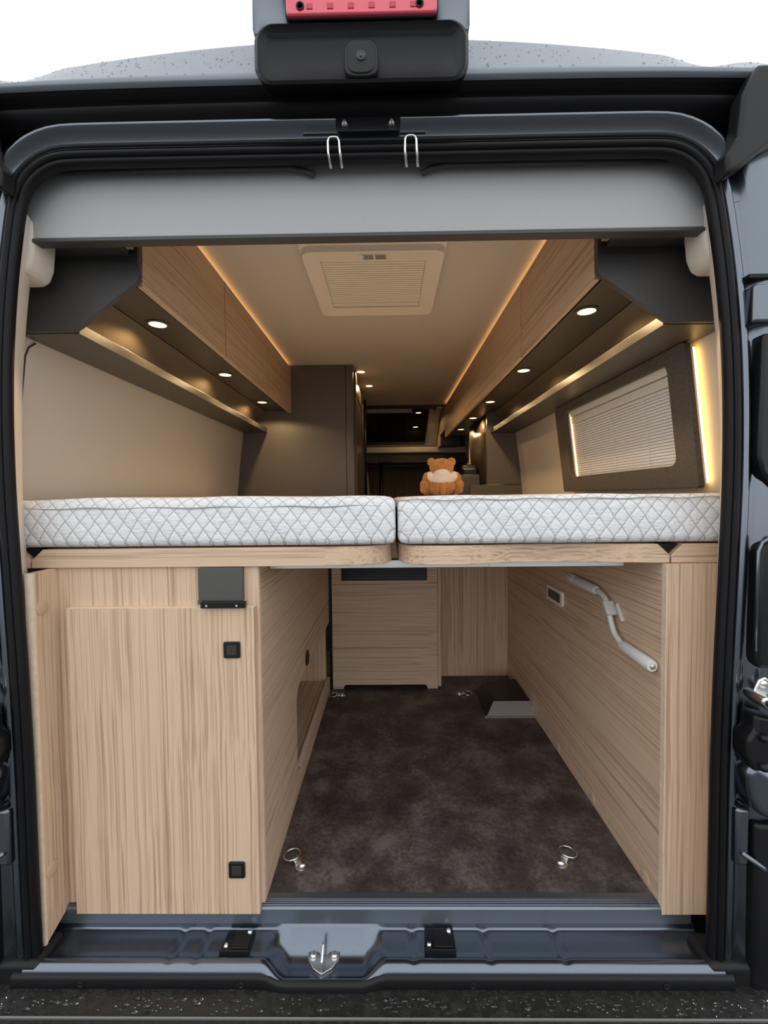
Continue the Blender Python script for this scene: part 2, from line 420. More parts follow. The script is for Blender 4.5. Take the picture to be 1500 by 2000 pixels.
# pressed recesses, hinge boxes and reinforcements on both door pillars
def pillar_bits(s):
    X = lambda x: s*x+XC
    def slab(name, x0, x1, y0, y1, z0, z1, mat, bev): 
        a, b = sorted((X(x0), X(x1))); return bx(a, b, y0, y1, z0, z1).build(name, mat, van, bevel=bev, seg=4)
    slab('hinge_mount', .815, .93, .928, .97, 1.375, 1.455, PAINT, .008)
    slab('hinge_gap', .812, .94, .938, .98, 1.470, 1.480, RUBBER, .002)
    # recessed pocket for the door arm
    p = [(.842, 1.355), (.838, 1.10), (.846, 1.065), (.872, 1.025), (.95, 1.02), (.95, 1.365)]
    MB().prism([(X(x), z) for x, z in p], 'y', .936, .97).build('arm_pocket', BLACKM, van, bevel=.006)
    MB().prism([(X(x), z) for x, z in [(.848, .905), (.842, .89), (.840, .66), (.846, .64), (.95, .64), (.95, .92), (.86, .92)]], 'y', .934, .97).build('lower_pocket', BLACKM, van, bevel=.008)
    MB().tube([(X(.95), .934, .925), (X(.858), .934, .922), (X(.846), .934, .914), (X(.838), .934, .895), (X(.836), .934, .68)], .004).build('pocket_rim', PAINT, van, smooth=180)
    # bulged reinforcement with a shelf that catches the sky
    q = [(.808, .425), (.826, .445), (.872, .413), (.90, .39), (.90, .30), (.83, .335), (.815, .37)]
    MB().prism([(X(x), z) for x, z in q], 'y', .912, .97).build('pillar_bulge', PAINT, van, bevel=.014, seg=5)
    slab('pillar_plate', .805, .835, .936, .97, .20, .33, PAINT, .008)
    MB().tube([(X(.815), .934, .235), (X(.855), .928, .205), (X(.865), .93, .20)], .006).build('pillar_crease', PAINT, van, smooth=180)
    slab('pillar_shade', .842, .92, .93, .99, -.09, .30, BLACKM, .012)  # black slab stands in for shade on the lower pillar
pillar_bits(1); pillar_bits(-1)
# drip shields at the upper corners
for s in (-1, 1):
    X = lambda x: s*x+XC
    q = [(.795, 1.875), (.768, 1.82), (.759, 1.738), (.734, 1.698), (.739, 1.662), (.775, 1.682), (.823, 1.721), (.90, 1.76), (.93, 1.80), (.93, 1.875)]
    MB().prism([(X(x), z) for x, z in q], 'y', .905, .945).build('corner_shield', BLACKP, van, bevel=.008, seg=3)

# rubber door seal
seal = thing('door_seal', 'black ribbed rubber seal running round the rear doorway', 'seal', (XC, .96, -.03))
sweep(MB(), [(.012, .976), (.002, .975), (-.003, .970), (-.004, .962), (-.001, .954), (.004, .950), (.0075, .951), (.009, .955), (.0105, .951), (.015, .946), (.020, .946), (.0225, .950), (.024, .954), (.0255, .950), (.0285, .951), (.030, .958), (.030, .975)]).build('seal_strip', RUBBER, seal, smooth=70)
sweep(MB(), [(.024, .975), (.028, .962), (.031, .953), (.035, .950), (.039, .952), (.041, .960), (.041, .980)], [c for c in CT if c[1] > 1.60]).build('upper_bead', RUBBER, seal, smooth=70)
# bumper step
bum = thing('rear_bumper', 'wet black plastic rear bumper step along the bottom edge', 'bumper', (0, .9, -.6))
MB().prism([(.96, -.080), (.945, -.0735), (.915, -.0735), (.905, -.0745), (.62, -.085), (.60, -.11), (.60, -.45), (.96, -.45)], 'x', -1.0, 1.0).build('step_pad', BUMPM, bum, bevel=.004)
for y in (.874, .857, .841, .82): bx(-.98, .98, y-.002, y+.002, -.085, -.0705).build('tread_rib', plain('sky_glint_rib', (.16, .165, .155), .25), bum, bevel=.002)  # rib colour lightened to paint in the reflected sky

mb = MB()
for k in range(420):
    x = random.uniform(-.85, .85); y = .878+.055*random.random()**.7; r = random.choice((.0012, .0018, .0025, .0035, .005))*random.uniform(.7, 1.2); e = random.uniform(.8, 2.2)
    ph = random.random()*6
    mb.rings([[(x+r*e*c*math.cos(a)*(1+.25*math.sin(2*a+ph)), y+r*.55*c*math.sin(a), -.0738+h*.0016) for a in [2*math.pi*i/9 for i in range(9)]] for c, h in ((1.05, 0), (.9, .6), (.5, .95), (.05, 1))])
mb.build('water_drops', WATER, bum, kind='stuff', smooth=180)

# ================================================================== THINGS ON THE BODY
# brake light and camera housing on the roof edge
bl = thing('brake_light_housing', 'dark roof housing with red brake light and reversing camera', 'brake light', (-.006, .9, 1.86))
def hump_ring(y, zb, zt, hw, rb=.04, rt=.05):
    out = []
    for cx, cz, a0, r in ((hw-rt, zt-rt, 0, rt), (-hw+rt, zt-rt, 90, rt), (-hw+rb, zb+rb, 180, rb), (hw-rb, zb+rb, 270, rb)):
        for k in range(9):
            a = R(a0+90*k/8); x = cx+r*math.cos(a); z = cz+r*math.sin(a); out.append((x-.006, y, z))
    return out
def arch(ring, k): return [(x, y, z-k*(x+.006)**2*sstep(1.88, 1.95, z)) for x, y, z in ring]
MB().rings([arch(hump_ring(.895, 1.848, 1.945, .190, .02, .022), .35), arch(hump_ring(.880, 1.838, 1.955, .203, .03, .03), .35), arch(hump_ring(.884, 1.834, 1.961, .210, .034, .034), .35),
            arch(hump_ring(.90, 1.845, 1.964, .212, .034, .034), .35), arch(hump_ring(.95, 1.87, 1.966, .212, .034, .034), .35), arch(hump_ring(1.02, 1.92, 1.97, .21, .02, .02), .35)]).build('camera_housing', BLACKP, bl, smooth=60)
MB().rings([arch(hump_ring(.896, 1.950, 2.058, .206, .010, .04), .3), arch(hump_ring(.886, 1.945, 2.065, .213, .010, .045), .3), arch(hump_ring(.93, 1.94, 2.085, .214, .012, .045), .3), arch(hump_ring(1.2, 1.95, 2.10, .21, .012, .045), .3), arch(hump_ring(1.45, 1.99, 2.05, .19, .012, .03), .3)]).build('upper_shell', PAINTR, bl, smooth=60)
lens = MB().prism([(x-.004, z) for x, z in rrect(-.146, .146, 1.951, 2.035, .010)], 'y', .870, .90).build('lens', REDL, bl, bevel=.003)
MB().prism([(x-.004, z) for x, z in rrect(-.149, .149, 1.949, 2.038, .012)], 'y', .877, .91).build('lens_gasket', RUBBER, bl, bevel=.002)
for i in range(6):
    x = -.10+.04*i-.004; bx(x-.006, x+.006, .8688, .871, 1.960, 1.970).build('reflector_cell', REDD, lens)
for x in (-.118, .112):
    MB().lathe([(.008, 0), (.008, -.0015), (.006, -.002), (.0045, .0), (0, 0)], (x-.004, .8695, 1.966), 'y', 16).build('screw', BLACKM, lens, smooth=40)
bz = MB().prism([(x-.006, z) for x, z in rrect(-.033, .033, 1.840, 1.912, .022, 8)], 'y', .8775, .895).build('camera_bezel', BLACKM, bl, bevel=.003)
MB().prism([(x-.006, z) for x, z in rrect(-.028, .028, 1.845, 1.907, .02, 8)], 'y', .8755, .88).build('camera_face', BLACKP, bz, bevel=.004)
MB().lathe([(.009, .002), (.009, -.0015), (.007, -.0025), (.005, -.0015), (.003, -.003), (0, -.0035)], (-.006, .8755, 1.877), 'y', 18).build('camera_lens', GLASSD, bz, smooth=60)

# striker plate with two loops over the doorway
sp_ = thing('door_catch_bracket', 'black door catch bracket with bolts above the doorway', 'bracket', (0, .95, 1.79))
bx(-.065, .072, .9455, .951, 1.792, 1.822).build('plate', BLACKM, sp_, bevel=.002)
bx(-.135, -.062, .946, .953, 1.789, 1.793).build('wing', BRACK, sp_, bevel=.001)
bx(.070, .125, .946, .953, 1.788, 1.792).build('wing', BRACK, sp_, bevel=.001)
for x in (-.046, .053):
    MB().lathe([(.007, 0), (.007, -.003), (.005, -.006), (.003, -.009), (0, -.009)], (x, .9455, 1.806), 'y', 14).build('bolt', CHROME, sp_, smooth=40)
for x, side in ((-.070, 'left'), (.093, 'right')):
    h = .012
    pts = [(x-h+.004, .962, 1.728), (x-h, .948, 1.752), (x-h, .944, 1.772), (x-h*.8, .943, 1.777), (x-h*.4, .943, 1.779), (x+h*.4, .943, 1.779), (x+h*.8, .943, 1.777), (x+h, .944, 1.772), (x+h+.001, .948, 1.752), (x+h+.004, .962, 1.728)]
    MB().tube(pts, .0027, 10).build('striker_loop', CHROME, label='thin steel wire loop above the grey valance, %s one of two' % side, cat='striker', group='door striker loops', smooth=180)

# striker in the sill well
st = thing('door_striker', 'steel door striker plate in the pressed sill well', 'striker', (-.127, .985, -.08))
pl = [(-.165, 1.012), (-.158, 1.019), (-.148, 1.02), (-.140, 1.012), (-.134, 1.004), (-.120, 1.004), (-.114, 1.012), (-.106, 1.02), (-.096, 1.019), (-.089, 1.012), (-.090, .996), (-.105, .975), (-.127, .962), (-.149, .975), (-.164, .996)]
MB().prism(pl, 'z', -.081, -.077).build('base_plate', CHROME, st, bevel=.001)
MB().prism([(.964, -.077), (.972, -.058), (1.0, -.044), (1.008, -.046), (1.006, -.077)], 'x', -.1305, -.1245).build('catch_fin', CHROME, st, bevel=.0015)
for x in (-.152, -.102):
    MB().lathe([(.0095, 0), (.0095, .003), (.007, .006), (.004, .0075), (0, .0075)], (x, 1.003, -.077), 'z', 16).build('bolt', CHROME, st, smooth=40)
for (x0, x1, y0, y1, lab) in ((-.368, -.298, .978, 1.03, 'black stop plate with bolts on the sill under the cabinet door'), (.112, .186, .982, 1.033, 'black stop plate with bolts on the sill, right of the striker')):
    p = thing('stop_plate', lab, 'plate', ((x0+x1)/2, y0, -.05), 'door stop plates on the sill')
    MB().prism([(x0, y0), (x1, y0), (x1, y1), (x0+.004, y1)], 'z', -.048, -.040).build('plate', BLACKM, p, bevel=.0015)
    MB().prism([(x0+.025, y0+.004), (x1-.004, y0+.004), (x1-.004, y1-.020), (x1-.025, y1-.006), (x0+.025, y1-.006)], 'z', -.041, -.036).build('pad', BLACKP, p, bevel=.0015)
    bx(x0, x1, y0-.003, y0+.001, -.052, -.036).build('flange', BLACKM, p, bevel=.001)
    for bxx, byy in ((x0+.012, y0+.010), (x1-.012, y1-.009)):
        MB().lathe([(.0065, 0), (.0065, .002), (.005, .006), (.003, .008), (0, .008)], (bxx, byy, -.040), 'z', 14).build('bolt', CHROME, p, smooth=40)

# aluminium threshold
th = thing('threshold_profile', 'grey ribbed aluminium threshold profile at the floor edge', 'threshold', (0, 1.05, -.03))
THM = plain('anodised_grey_profile', (.20, .23, .27), .3, .8)
MB().prism([(1.085, .0), (1.085, .003), (1.066, .003), (1.047, .0015), (1.0435, -.002), (1.038, -.034), (1.052, -.034), (1.056, -.006), (1.07, -.004)], 'x', -.79, .77).build('profile', THM, th, bevel=.001)
for y in (1.051, 1.056, 1.061, 1.066): bx(-.79, .77, y-.0014, y+.0014, .0005, .0046).build('rib', THM, th, bevel=.0008)

# door latches on the pillars
def latch(s, lab):
    X = lambda x: s*x+XC
    l = thing('door_check_latch', lab, 'latch', (X(.84), .92, .52), 'door check latches on the pillars')
    MB().prism([(X(.815), .595), (X(.828), .626), (X(.842), .632), (X(.852), .622), (X(.855), .60), (X(.84), .592)], 'y', .913, .921).build('ear', CHROME, l, bevel=.003)
    MB().lathe([(.008, 0), (.008, -.002), (.005, -.004), (0, -.004)], (X(.836), .913, .617), 'y', 14).build('rivet', CHROME, l, smooth=40)
    a = [(X(.808), .598), (X(.815), .604), (X(.90), .576), (X(.92), .56), (X(.92), .55), (X(.85), .565), (X(.82), .577), (X(.808), .588)]
    MB().prism(a, 'y', .880, .935).build('clamp', CHROME, l, bevel=.005, seg=3)
    b = [(X(.813), .595), (X(.818), .597), (X(.862), .580), (X(.858), .573), (X(.82), .582), (X(.813), .588)]
    MB().prism(b, 'y', .877, .90).build('clamp_mouth', BLACKM, l, bevel=.002)
    MB().prism([(X(.815), .555), (X(.86), .545), (X(.87), .50), (X(.87), .44), (X(.818), .43), (X(.80), .46), (X(.80), .50), (X(.815), .52)], 'y', .905, .95).build('bracket_block', BLACKM, l, bevel=.008, seg=3)
    for z in (.507, .445):
        MB().lathe([(.010, 0), (.010, -.004), (.007, -.010), (.003, -.013), (0, -.013)], (X(.832), .905, z), 'y', 16).build('bolt', BLACKM, l, smooth=60)
latch(1, 'steel door check latch on the right door pillar'); latch(-1, 'steel door check latch on the left door pillar')

# ================================================================== VALANCE
va = thing('valance_panel', 'grey felt-covered valance panel across the top of the doorway', 'panel', (0, 1.02, 1.6))
out = [(-.835, 1.617), (.800, 1.617), (.798, 1.65)]
out += [(.796-.10*(1-math.cos(R(a)))*.9, 1.67+.115*math.sin(R(a))) for a in range(0, 91, 10)]
out += [(-.831+.10*(1-math.cos(R(a)))*.9, 1.67+.115*math.sin(R(a))) for a in range(90, -1, -10)]
MB().prism(out, 'y', 1.005, 1.018).build('face', GREY, va, bevel=.002)
bx(-.835, .800, 1.003, 1.03, 1.608, 1.617).build('bottom_rail', CHAR, va, bevel=.002)
for x0, x1 in ((-.70, -.14), (.14, .66)):
    c = 1 if x0 > 0 else -1
    pts = [(x0, .985, 1.757), (x1, .985, 1.757)]
    if c < 0: pts = [(x0, .99, 1.752), (x1-.03, .99, 1.752), (x1, .992, 1.746), (x1+.02, .995, 1.738)]
    else: pts = [(x0-.02, .995, 1.738), (x0, .992, 1.746), (x0+.03, .99, 1.752), (x1, .99, 1.752)]
    MB().tube(pts, .006, 10).build('top_bead', CHAR, va, smooth=180)

# ================================================================== OVERHEAD CABINETS, SHELVES
SOF = 1.588; SHZ = 1.447
XL, XR = -.590, .568
def overhead(s, xf, y0, y1, label, group, mat=WY, z0=1.568, z1=1.862):
    t = thing('overhead_cabinet', label, 'cabinet', (xf, (y0+y1)/2, z0), group)
    a, b = sorted((xf, xf-s*-.016))
    bx(min(xf, xf+s*.016), max(xf, xf+s*.016), y0+.0025, y1-.0025, z0, z1).build('door', mat, t, bevel=.0015)
    q = [(s*abs(xf)+s*.042, SOF), (s*.762, SOF), (s*(wallx(1.66)-.02), 1.66), (s*(wallx(1.72)-.02), 1.72), (s*(wallx(1.845)-.02), 1.845), (s*abs(xf)+s*.042, 1.845)]
    MB().prism(q, 'y', y0, y1).build('body', SHELFM, t)
    bx(min(xf+s*.0008, xf+s*.014), max(xf+s*.0008, xf+s*.014), y1-.0025, y1+.002, z0+.0005, z1).build('seam_shade', BLACKM, t)  # black strip put in as the shade of the gap between doors
    bx(min(xf+s*.0165, xf+s*.0415), max(xf+s*.0165, xf+s*.0415), y0, y1, 1.605, 1.61).build('slot_shade', BLACKM, t)  # black strip added to stand for the shade inside the slot
    return t
overhead(-1, XL, 1.135, 1.71, 'left overhead cabinet with wood door nearest the valance', 'left overhead cabinets')
overhead(-1, XL, 1.71, 2.30, 'left overhead cabinet with wood door, middle of the three', 'left overhead cabinets')
overhead(-1, XL, 2.30, 2.85, 'left overhead cabinet with wood door, beside the grey wardrobe', 'left overhead cabinets')
overhead(1, XR, 1.135, 1.75, 'right overhead cabinet with wood door nearest the valance', 'right overhead cabinets')
overhead(1, XR, 1.75, 3.04, 'right overhead cabinet with the longest wood door', 'right overhead cabinets')
overhead(1, XR, 3.04, 4.10, 'right overhead cabinet with wood door, above the kitchen', 'right overhead cabinets')
for (y0, y1, z0, lab) in ((4.115, 4.62, 1.66, 'smaller raised overhead cabinet past the kitchen, right side'), (4.62, 5.05, 1.55, 'last overhead cabinet next to the cab, right side')):
    t = thing('overhead_cabinet', lab, 'cabinet', (XR+.01, (y0+y1)/2, z0), 'right overhead cabinets')
    bx(XR+.01, XR+.026, y0, y1-.003, z0, 1.90).build('door', WY, t, bevel=.0015)
    bx(XR+.027, .80, y0, y1, z0+.01, 1.86).build('body', CHAR, t)
# cove light strips above the doors
for s, xf, y0, y1, lab in ((-1, XL, 1.15, 2.84, 'warm cove light strip on top of the left overhead cabinets'), (1, XR, 1.15, 4.08, 'warm cove light strip on top of the right overhead cabinets')):
    t = thing('cove_light_strip', lab, 'light strip', (xf, (y0+y1)/2, 1.847), 'cove light strips')
    a, b = sorted((xf+s*.018, xf+s*.040))
    bx(a, b, y0, y1, 1.8475, 1.855).build('channel', WHITEP, t)
    bx(a+.003, b-.003, y0+.01, y1-.01, 1.8552, 1.859).build('diffuser', LEDC, t)

def shelf(s, xl, y0, y1, label):
    xw = wallx(SHZ)-.004
    t = thing('wall_shelf', label, 'shelf', (s*xl, (y0+y1)/2, SHZ), 'wall shelves under the overhead cabinets')
    def bs(a, b, *r): return bx(min(s*a, s*b), max(s*a, s*b), *r)
    bs(xl+.013, xw, y0, y1, SHZ, SHZ+.012).build('board', SHELFM, t)
    bs(xl, xl+.012, y0, y1, SHZ-.001, SHZ+.029).build('front_lip', SHELFM, t, bevel=.0015)
    q = [(s*(xw-.022), SHZ+.013), (s*(xw-.010), SHZ+.013), (s*.775, SOF+.002), (s*.763, SOF-.002)]
    MB().prism(q, 'y', y0+.002, y1).build('back_panel', BACKF, t)
    # shaped end panel closing the shelf at the doorway
    xi = abs(XL if s < 0 else XR)-.004
    e = [(xi, 1.70), (xi, 1.585), (xi+.002, 1.574), (xi+.010, 1.564), (xl-.012, 1.457), (xl, 1.450), (xl+.012, 1.4485), (.882, 1.4485), (.886, 1.452), (.884, 1.50), (.874, 1.528), (.868, 1.535), (.868, 1.70)]
    MB().prism([(s*x, z) for x, z in e], 'y', y0-.016, y0-.001).build('end_panel', CHAR, t, bevel=.003, seg=3)
    bs(xi+.02, .86, 1.035, y0-.017, 1.632, 1.70).build('top_brace', CHAR, t, bevel=.003)
    MB().hexa([(s*(xi+.002), y0-.03, 1.64), (s*(xi+.018), y0-.03, 1.64), (s*(xi+.018), 1.035, 1.64), (s*(xi+.002), 1.035, 1.64)],
              [(s*(xi+.002), y0-.03, 1.70), (s*(xi+.018), y0-.03, 1.70), (s*(xi+.018), 1.035, 1.70), (s*(xi+.002), 1.035, 1.70)]).build('brace_lit_cap', plain('painted_warm_glow', (.34, .27, .18), .5), t)  # tan cap paints the warm lamp light on the brace end
shelf(-1, .752, 1.125, 2.85, 'dark grey wall shelf with lip on the windowless side')
shelf(1, .738, 1.125, 3.0, 'dark grey wall shelf with lip above the side window')

# spotlights: a ring, a glowing lens and its lamp
def spot(x, y, z, label, group, power):
    t = thing('spotlight', label, 'spotlight', (x, y, z), group)
    MB().lathe([(.034, 0), (.035, -.003), (.032, -.005), (.027, -.005), (.026, -.002), (.0255, 0)], (x, y, z), 'z', 28).build('ring', SHELFM if z < 1.8 else WHITEP, t, smooth=50)
    MB().lathe([(.0265, -.001), (.0265, -.004), (.020, -.0055), (.010, -.006), (0, -.006)], (x, y, z), 'z', 24).build('lens', LAMP, t, smooth=60)
    l = bpy.data.lights.new('lamp', 'SPOT'); l.energy = power; l.color = (1, .67, .33); l.spot_size = R(162); l.spot_blend = .22; l.shadow_soft_size = .012
    o = bpy.data.objects.new('lamp', l); COL.objects.link(o); o.parent = t; o.location = (0, 0, -.012)
for i, y in enumerate((1.42, 2.0, 2.58)):
    spot(-.703, y, SOF, 'lit spotlight under the left cabinets, %s' % ('nearest the doorway', 'middle of the three', 'nearest the wardrobe')[i], 'spotlights under the left cabinets', 5.2)
for i, y in enumerate((1.37, 2.0, 2.65, 3.19, 3.72)):
    spot(.655, y, SOF, 'lit spotlight under the right cabinets, %s from the doorway' % ('first', 'second', 'third', 'fourth', 'fifth')[i], 'spotlights under the right cabinets', 5.2)
for (x, y, z, lab) in ((-.144, 3.01, 1.88, 'lit ceiling spotlight beside the wardrobe top, nearer one'), (-.105, 3.39, 1.88, 'lit ceiling spotlight beside the wardrobe top, farther one')):
    spot(x, y, z, lab, 'ceiling spotlights', 5)

# ================================================================== ROOF VENT
rv = thing('roof_vent', 'cream plastic roof vent with closed pleated blind on the ceiling', 'roof vent', (-.008, 1.77, 1.86))
VX0, VX1, VY0, VY1 = -.258, .243, 1.50, 2.03
def ringframe(o, i, z0, z1, zi):
    mb = MB(); n = len(o)
    v = [(x, y, z0) for x, y in o]+[(x*.985-.0001, VY0+(y-VY0)*.985+.004, z1) for x, y in o]+[(x, y, zi) for x, y in i]+[(x, y, z0) for x, y in i]
    f = []
    for k in range(3):
        for a in range(n): b = (a+1) % n; f.append((k*n+a, k*n+b, (k+1)*n+b, (k+1)*n+a))
    return mb.add(v, f)
ringframe(rrect(VX0, VX1, VY0, VY1, .035), rrect(-.198, .180, 1.580, 1.965, .004), 1.8795, 1.852, 1.862).build('frame', CREAM, rv, smooth=40)
bx(VX0-.004, VX1+.004, VY0-.012, VY0+.12, 1.872, 1.8795).build('base_rim', CREAM, rv, bevel=.004)
for i in range(4):
    x = -.205+.11*i; bx(x, x+.07, 1.4865, 1.4885, 1.873, 1.8755).build('air_slot', CHAR, rv)
NP = 21
for i in range(NP):
    y0 = 1.582+(1.925-1.582)*i/NP; y1 = 1.582+(1.925-1.582)*(i+1)/NP
    d_ = y1-y0
    MB().prism([(y0+.08*d_, 1.874), (y0+.12*d_, 1.866), (y0+.5*d_, 1.8635), (y0+.88*d_, 1.866), (y0+.92*d_, 1.874)], 'x', -.197, .179).build('pleat', CREAMB, rv)
bx(-.197, .179, 1.581, 1.926, 1.8745, 1.8765).build('pleat_shade_sheet', SHELFM, rv)  # dark sheet added to paint shade between the pleats
bx(-.197, .179, 1.926, 1.955, 1.862, 1.874).build('pull_bar', CREAM, rv, bevel=.002)
bx(-.06, .03, 1.936, 1.943, 1.8600, 1.863).build('finger_grip', CREAM, rv, bevel=.001)
lb = bx(-.056, .044, 1.524, 1.556, 1.8520, 1.8545).build('label_plate', CREAM, rv)
for i in range(5):
    y = 1.527+.006*i
    for x0, x1 in ((-.045+.004*(i % 3), -.006), (0.0, .040-.004*((i+1) % 2))):
        bx(x0, x1, y, y+.004, 1.8514, 1.8522).build('print_line', INK, lb)

# ================================================================== WINDOW, SURROUND, BLIND
win = thing('window_1', None, None, (1.0, 1.72, 1.09), kind='structure')
bx(1.018, 1.024, W0, W1, WZ0, WZ1).build('pane', GLASSD, win)
mb = MB(); mb.box(.96, 1.02, W0-.004, W0+.012, WZ0, WZ1); mb.box(.96, 1.02, W1-.012, W1+.004, WZ0, WZ1); mb.box(.96, 1.02, W0, W1, WZ0-.004, WZ0+.012); mb.box(.94, 1.02, W0, W1, WZ1-.012, WZ1+.004)
mb.build('frame', WHITEP, win)
def px(z): return .915+(.866-.915)*(z-1.035)/(1.447-1.035)      # the surround leans with the wall
sur = thing('window_surround', 'dark grey fabric-covered surround panel around the side window', 'window surround', (.90, 1.715, 1.035))
SO = rrect(1.24, 2.19, 1.036, 1.444, .008, 3); SI = rrect(1.325, 2.085, 1.105, 1.408, .028, 3)
n = len(SO); v = []
for d in (0, .018):
    v += [(px(z)+d, y, z) for y, z in SO]+[(px(z)+d, y, z) for y, z in SI]
f = []
for a in range(n):
    b = (a+1) % n
    f += [(a, b, n+b, n+a), (2*n+a, 3*n+a, 3*n+b, 2*n+b), (a, 2*n+a, 2*n+b, b), (n+a, n+b, 3*n+b, 3*n+a)]
MB().add(v, f).build('panel', SURR, sur, bevel=.003, smooth=40)
for y0, y1 in ((1.262, 1.30), (2.13, 2.168)):
    q = [(px(z)+d, z) for z, d in ((1.06, .019), (1.43, .019), (1.43, .038), (1.06, .038))]
    MB().prism(q, 'y', y0, y1).build('spacer', WHITEP, sur)
for y0, y1, lab in ((1.2425, 1.2605, 'warm lit strip behind the surround edge nearest the doorway'), (2.170, 2.188, 'warm lit strip behind the far edge of the surround'), (2.078, 2.083, 'thin warm lit strip at the far end of the side window opening')):
    t = thing('window_light_strip', lab, 'light strip', (px(1.05)+.03, (y0+y1)/2, 1.05), 'light strips behind the window surround')
    MB().prism([(px(z)+d, z) for z, d in ((1.045, .019), (1.435, .019), (1.435, .0245), (1.045, .0245))], 'y', y0, y1).build('channel', WHITEP, t)
    MB().prism([(px(z)+d, z) for z, d in ((1.05, .025), (1.43, .025), (1.43, .032), (1.05, .032))], 'y', y0, y1).build('diffuser', LED, t)
vb = thing('venetian_blind', 'closed white slatted blind inside the side window surround', 'blind', (.95, 1.72, 1.09))
BX0 = .034
bq = lambda z, d: px(z)+BX0+d
MB().prism([(bq(1.385, -.008), 1.385), (bq(1.44, -.008), 1.42), (bq(1.42, .012), 1.42), (bq(1.385, .012), 1.385)], 'y', 1.31, 2.10).build('head_rail', WHITEP, vb)
MB().prism([(bq(1.352, -.006), 1.352), (bq(1.381, -.006), 1.381), (bq(1.381, .010), 1.381), (bq(1.352, .010), 1.352)], 'y', 1.31, 2.10).build('lower_rail', WHITEP, vb)
NS = 25; z0, z1 = 1.095, 1.350; p = (z1-z0)/NS
base = None
for i in range(NS):
    z = z0+p*i
    a, b = bq(z, -.001), bq(z+p, .004)
    o = MB().prism([(bq(z, -.0045), z-.0012), (bq(z+p*.5, -.0045), z+p*.5), (bq(z+p, .0005), z+p+.0006), (bq(z+p, .0020), z+p+.0006), (bq(z+p*.5, -.003), z+p*.5), (bq(z, -.003), z-.0012)], 'y', 1.312, 2.098).build('slat', SLATM, vb)
for y in (1.50, 1.72, 1.94):
    MB().tube([(bq(1.095, -.006), y, 1.095), (bq(1.35, -.006), y, 1.35)], .0012, 6).build('ladder_cord', WHITEP, vb)
bx(.975, 1.0, 1.30, 2.10, 1.07, 1.44).build('backing', BACKF, vb)

# ================================================================== BED
def mattress(x0, x1, label, zt, seam):
    y0, y1, zb = 1.042, 2.42, .9035
    t = thing('mattress', label, 'mattress', ((x0+x1)/2, (y0+y1)/2, zb), 'bed mattresses')
    bm = bmesh.new(); bmesh.ops.create_cube(bm, size=2)
    bmesh.ops.subdivide_edges(bm, edges=bm.edges[:], cuts=23, use_grid_fill=True)
    hx, hy, hz = (x1-x0)/2, (y1-y0)/2, (zt-zb)/2
    rr = .020
    for vt in bm.verts:
        p = Vector(vt.co)
        q = Vector((math.copysign(1-(1-abs(p.x))**1.6, p.x), math.copysign(1-(1-abs(p.y))**1.6, p.y), p.z))
        c = Vector((q.x*hx, q.y*hy, q.z*hz))
        k = Vector((max(-hx+rr, min(hx-rr, c.x)), max(-hy+rr, min(hy-rr, c.y)), max(-hz+rr, min(hz-rr, c.z))))
        d = c-k
        if d.length > 1e-6: c = k+d.normalized()*rr
        puff = max(0, 1-(c.x/hx)**4)
        if p.z > .2: c.z += .004*puff*p.z
        c.y -= (.004*(1-(c.z/hz)**2))*(1 if p.y < -.5 else 0)
        c.z += .0018*math.sin(c.x*19+x0*7)*(1 if p.z > 0 else 0)
        if p.y < -.5: c.y += .002*math.sin(c.x*23+c.z*40)
        vt.co = c+Vector(((x0+x1)/2, (y0+y1)/2, (zt+zb)/2))-wloc(t)
    me = bpy.data.meshes.new('cover'); bm.to_mesh(me); bm.free(); me.materials.append(QUILT)
    me.polygons.foreach_set('use_smooth', [True]*len(me.polygons))
    o = bpy.data.objects.new('cover', me); COL.objects.link(o); o.parent = t
    zs = zt-seam
    m = [(x0+.012, y1-.01), (x0+.0005, y1-.03), (x0+.0005, y0+.02), (x0+.012, y0+.003)]
    pts = [(x0+.0, y1-.03, zs), (x0+.0, y0+.025, zs)]
    pts += [(x0+.004, y0+.010, zs), (x0+.014, y0+.001, zs)]
    N = 40
    for i in range(1, N): pts.append((x0+.014+(x1-x0-.028)*i/N, y0-.0030, zs+.0016*math.sin(i*.9)))
    pts += [(x1-.014, y0+.001, zs), (x1-.004, y0+.010, zs), (x1, y0+.025, zs), (x1, y1-.03, zs)]
    MB().tube(pts, .0017, 6).build('piping', plain('piping_thread_%d' % int(seam*1e4), (.42, .42, .42), .9), t, smooth=180)
    return t
mattress(-.905, .0555, 'white quilted mattress half on the left over the wooden cupboard', 1.020, .021)
mattress(.0600, .88, 'white quilted mattress half on the right under the side window', 1.0175, .006)

def level_prism(levels):
    mb = MB(); mb.rings([[(x, y, z) for x, y in poly] for z, poly in levels]); return mb
def board(name, plan, left_notch, right_notch, label):
    def sh(pl, q): return [(x+(q if abs(x-left_notch) < 1e-6 else 0)-(q if abs(x-right_notch) < 1e-6 else 0), y) for x, y in pl]
    return level_prism([(.854, plan), (.873, plan), (.900, sh(plan, .029))]).build(name, WX, label=label, cat='bed board', group='wooden bed boards', bevel=.0015)
cur = [(-.12, 1.046), (-.06, 1.050), (-.02, 1.060), (.01, 1.073), (.032, 1.092), (.043, 1.115), (.046, 1.15), (.046, 2.40)]
board('bed_board', [(-.834, 1.046)]+cur+[(-.834, 2.40)], -.834, 99, 'long wooden bed board with rounded end under the left mattress')
cur = [(.062, 2.40), (.062, 1.15), (.065, 1.115), (.076, 1.085), (.098, 1.062), (.13, 1.05), (.18, 1.046), (.23, 1.050), (.28, 1.062), (.34, 1.076), (.42, 1.082), (.52, 1.076), (.62, 1.058), (.66, 1.052)]
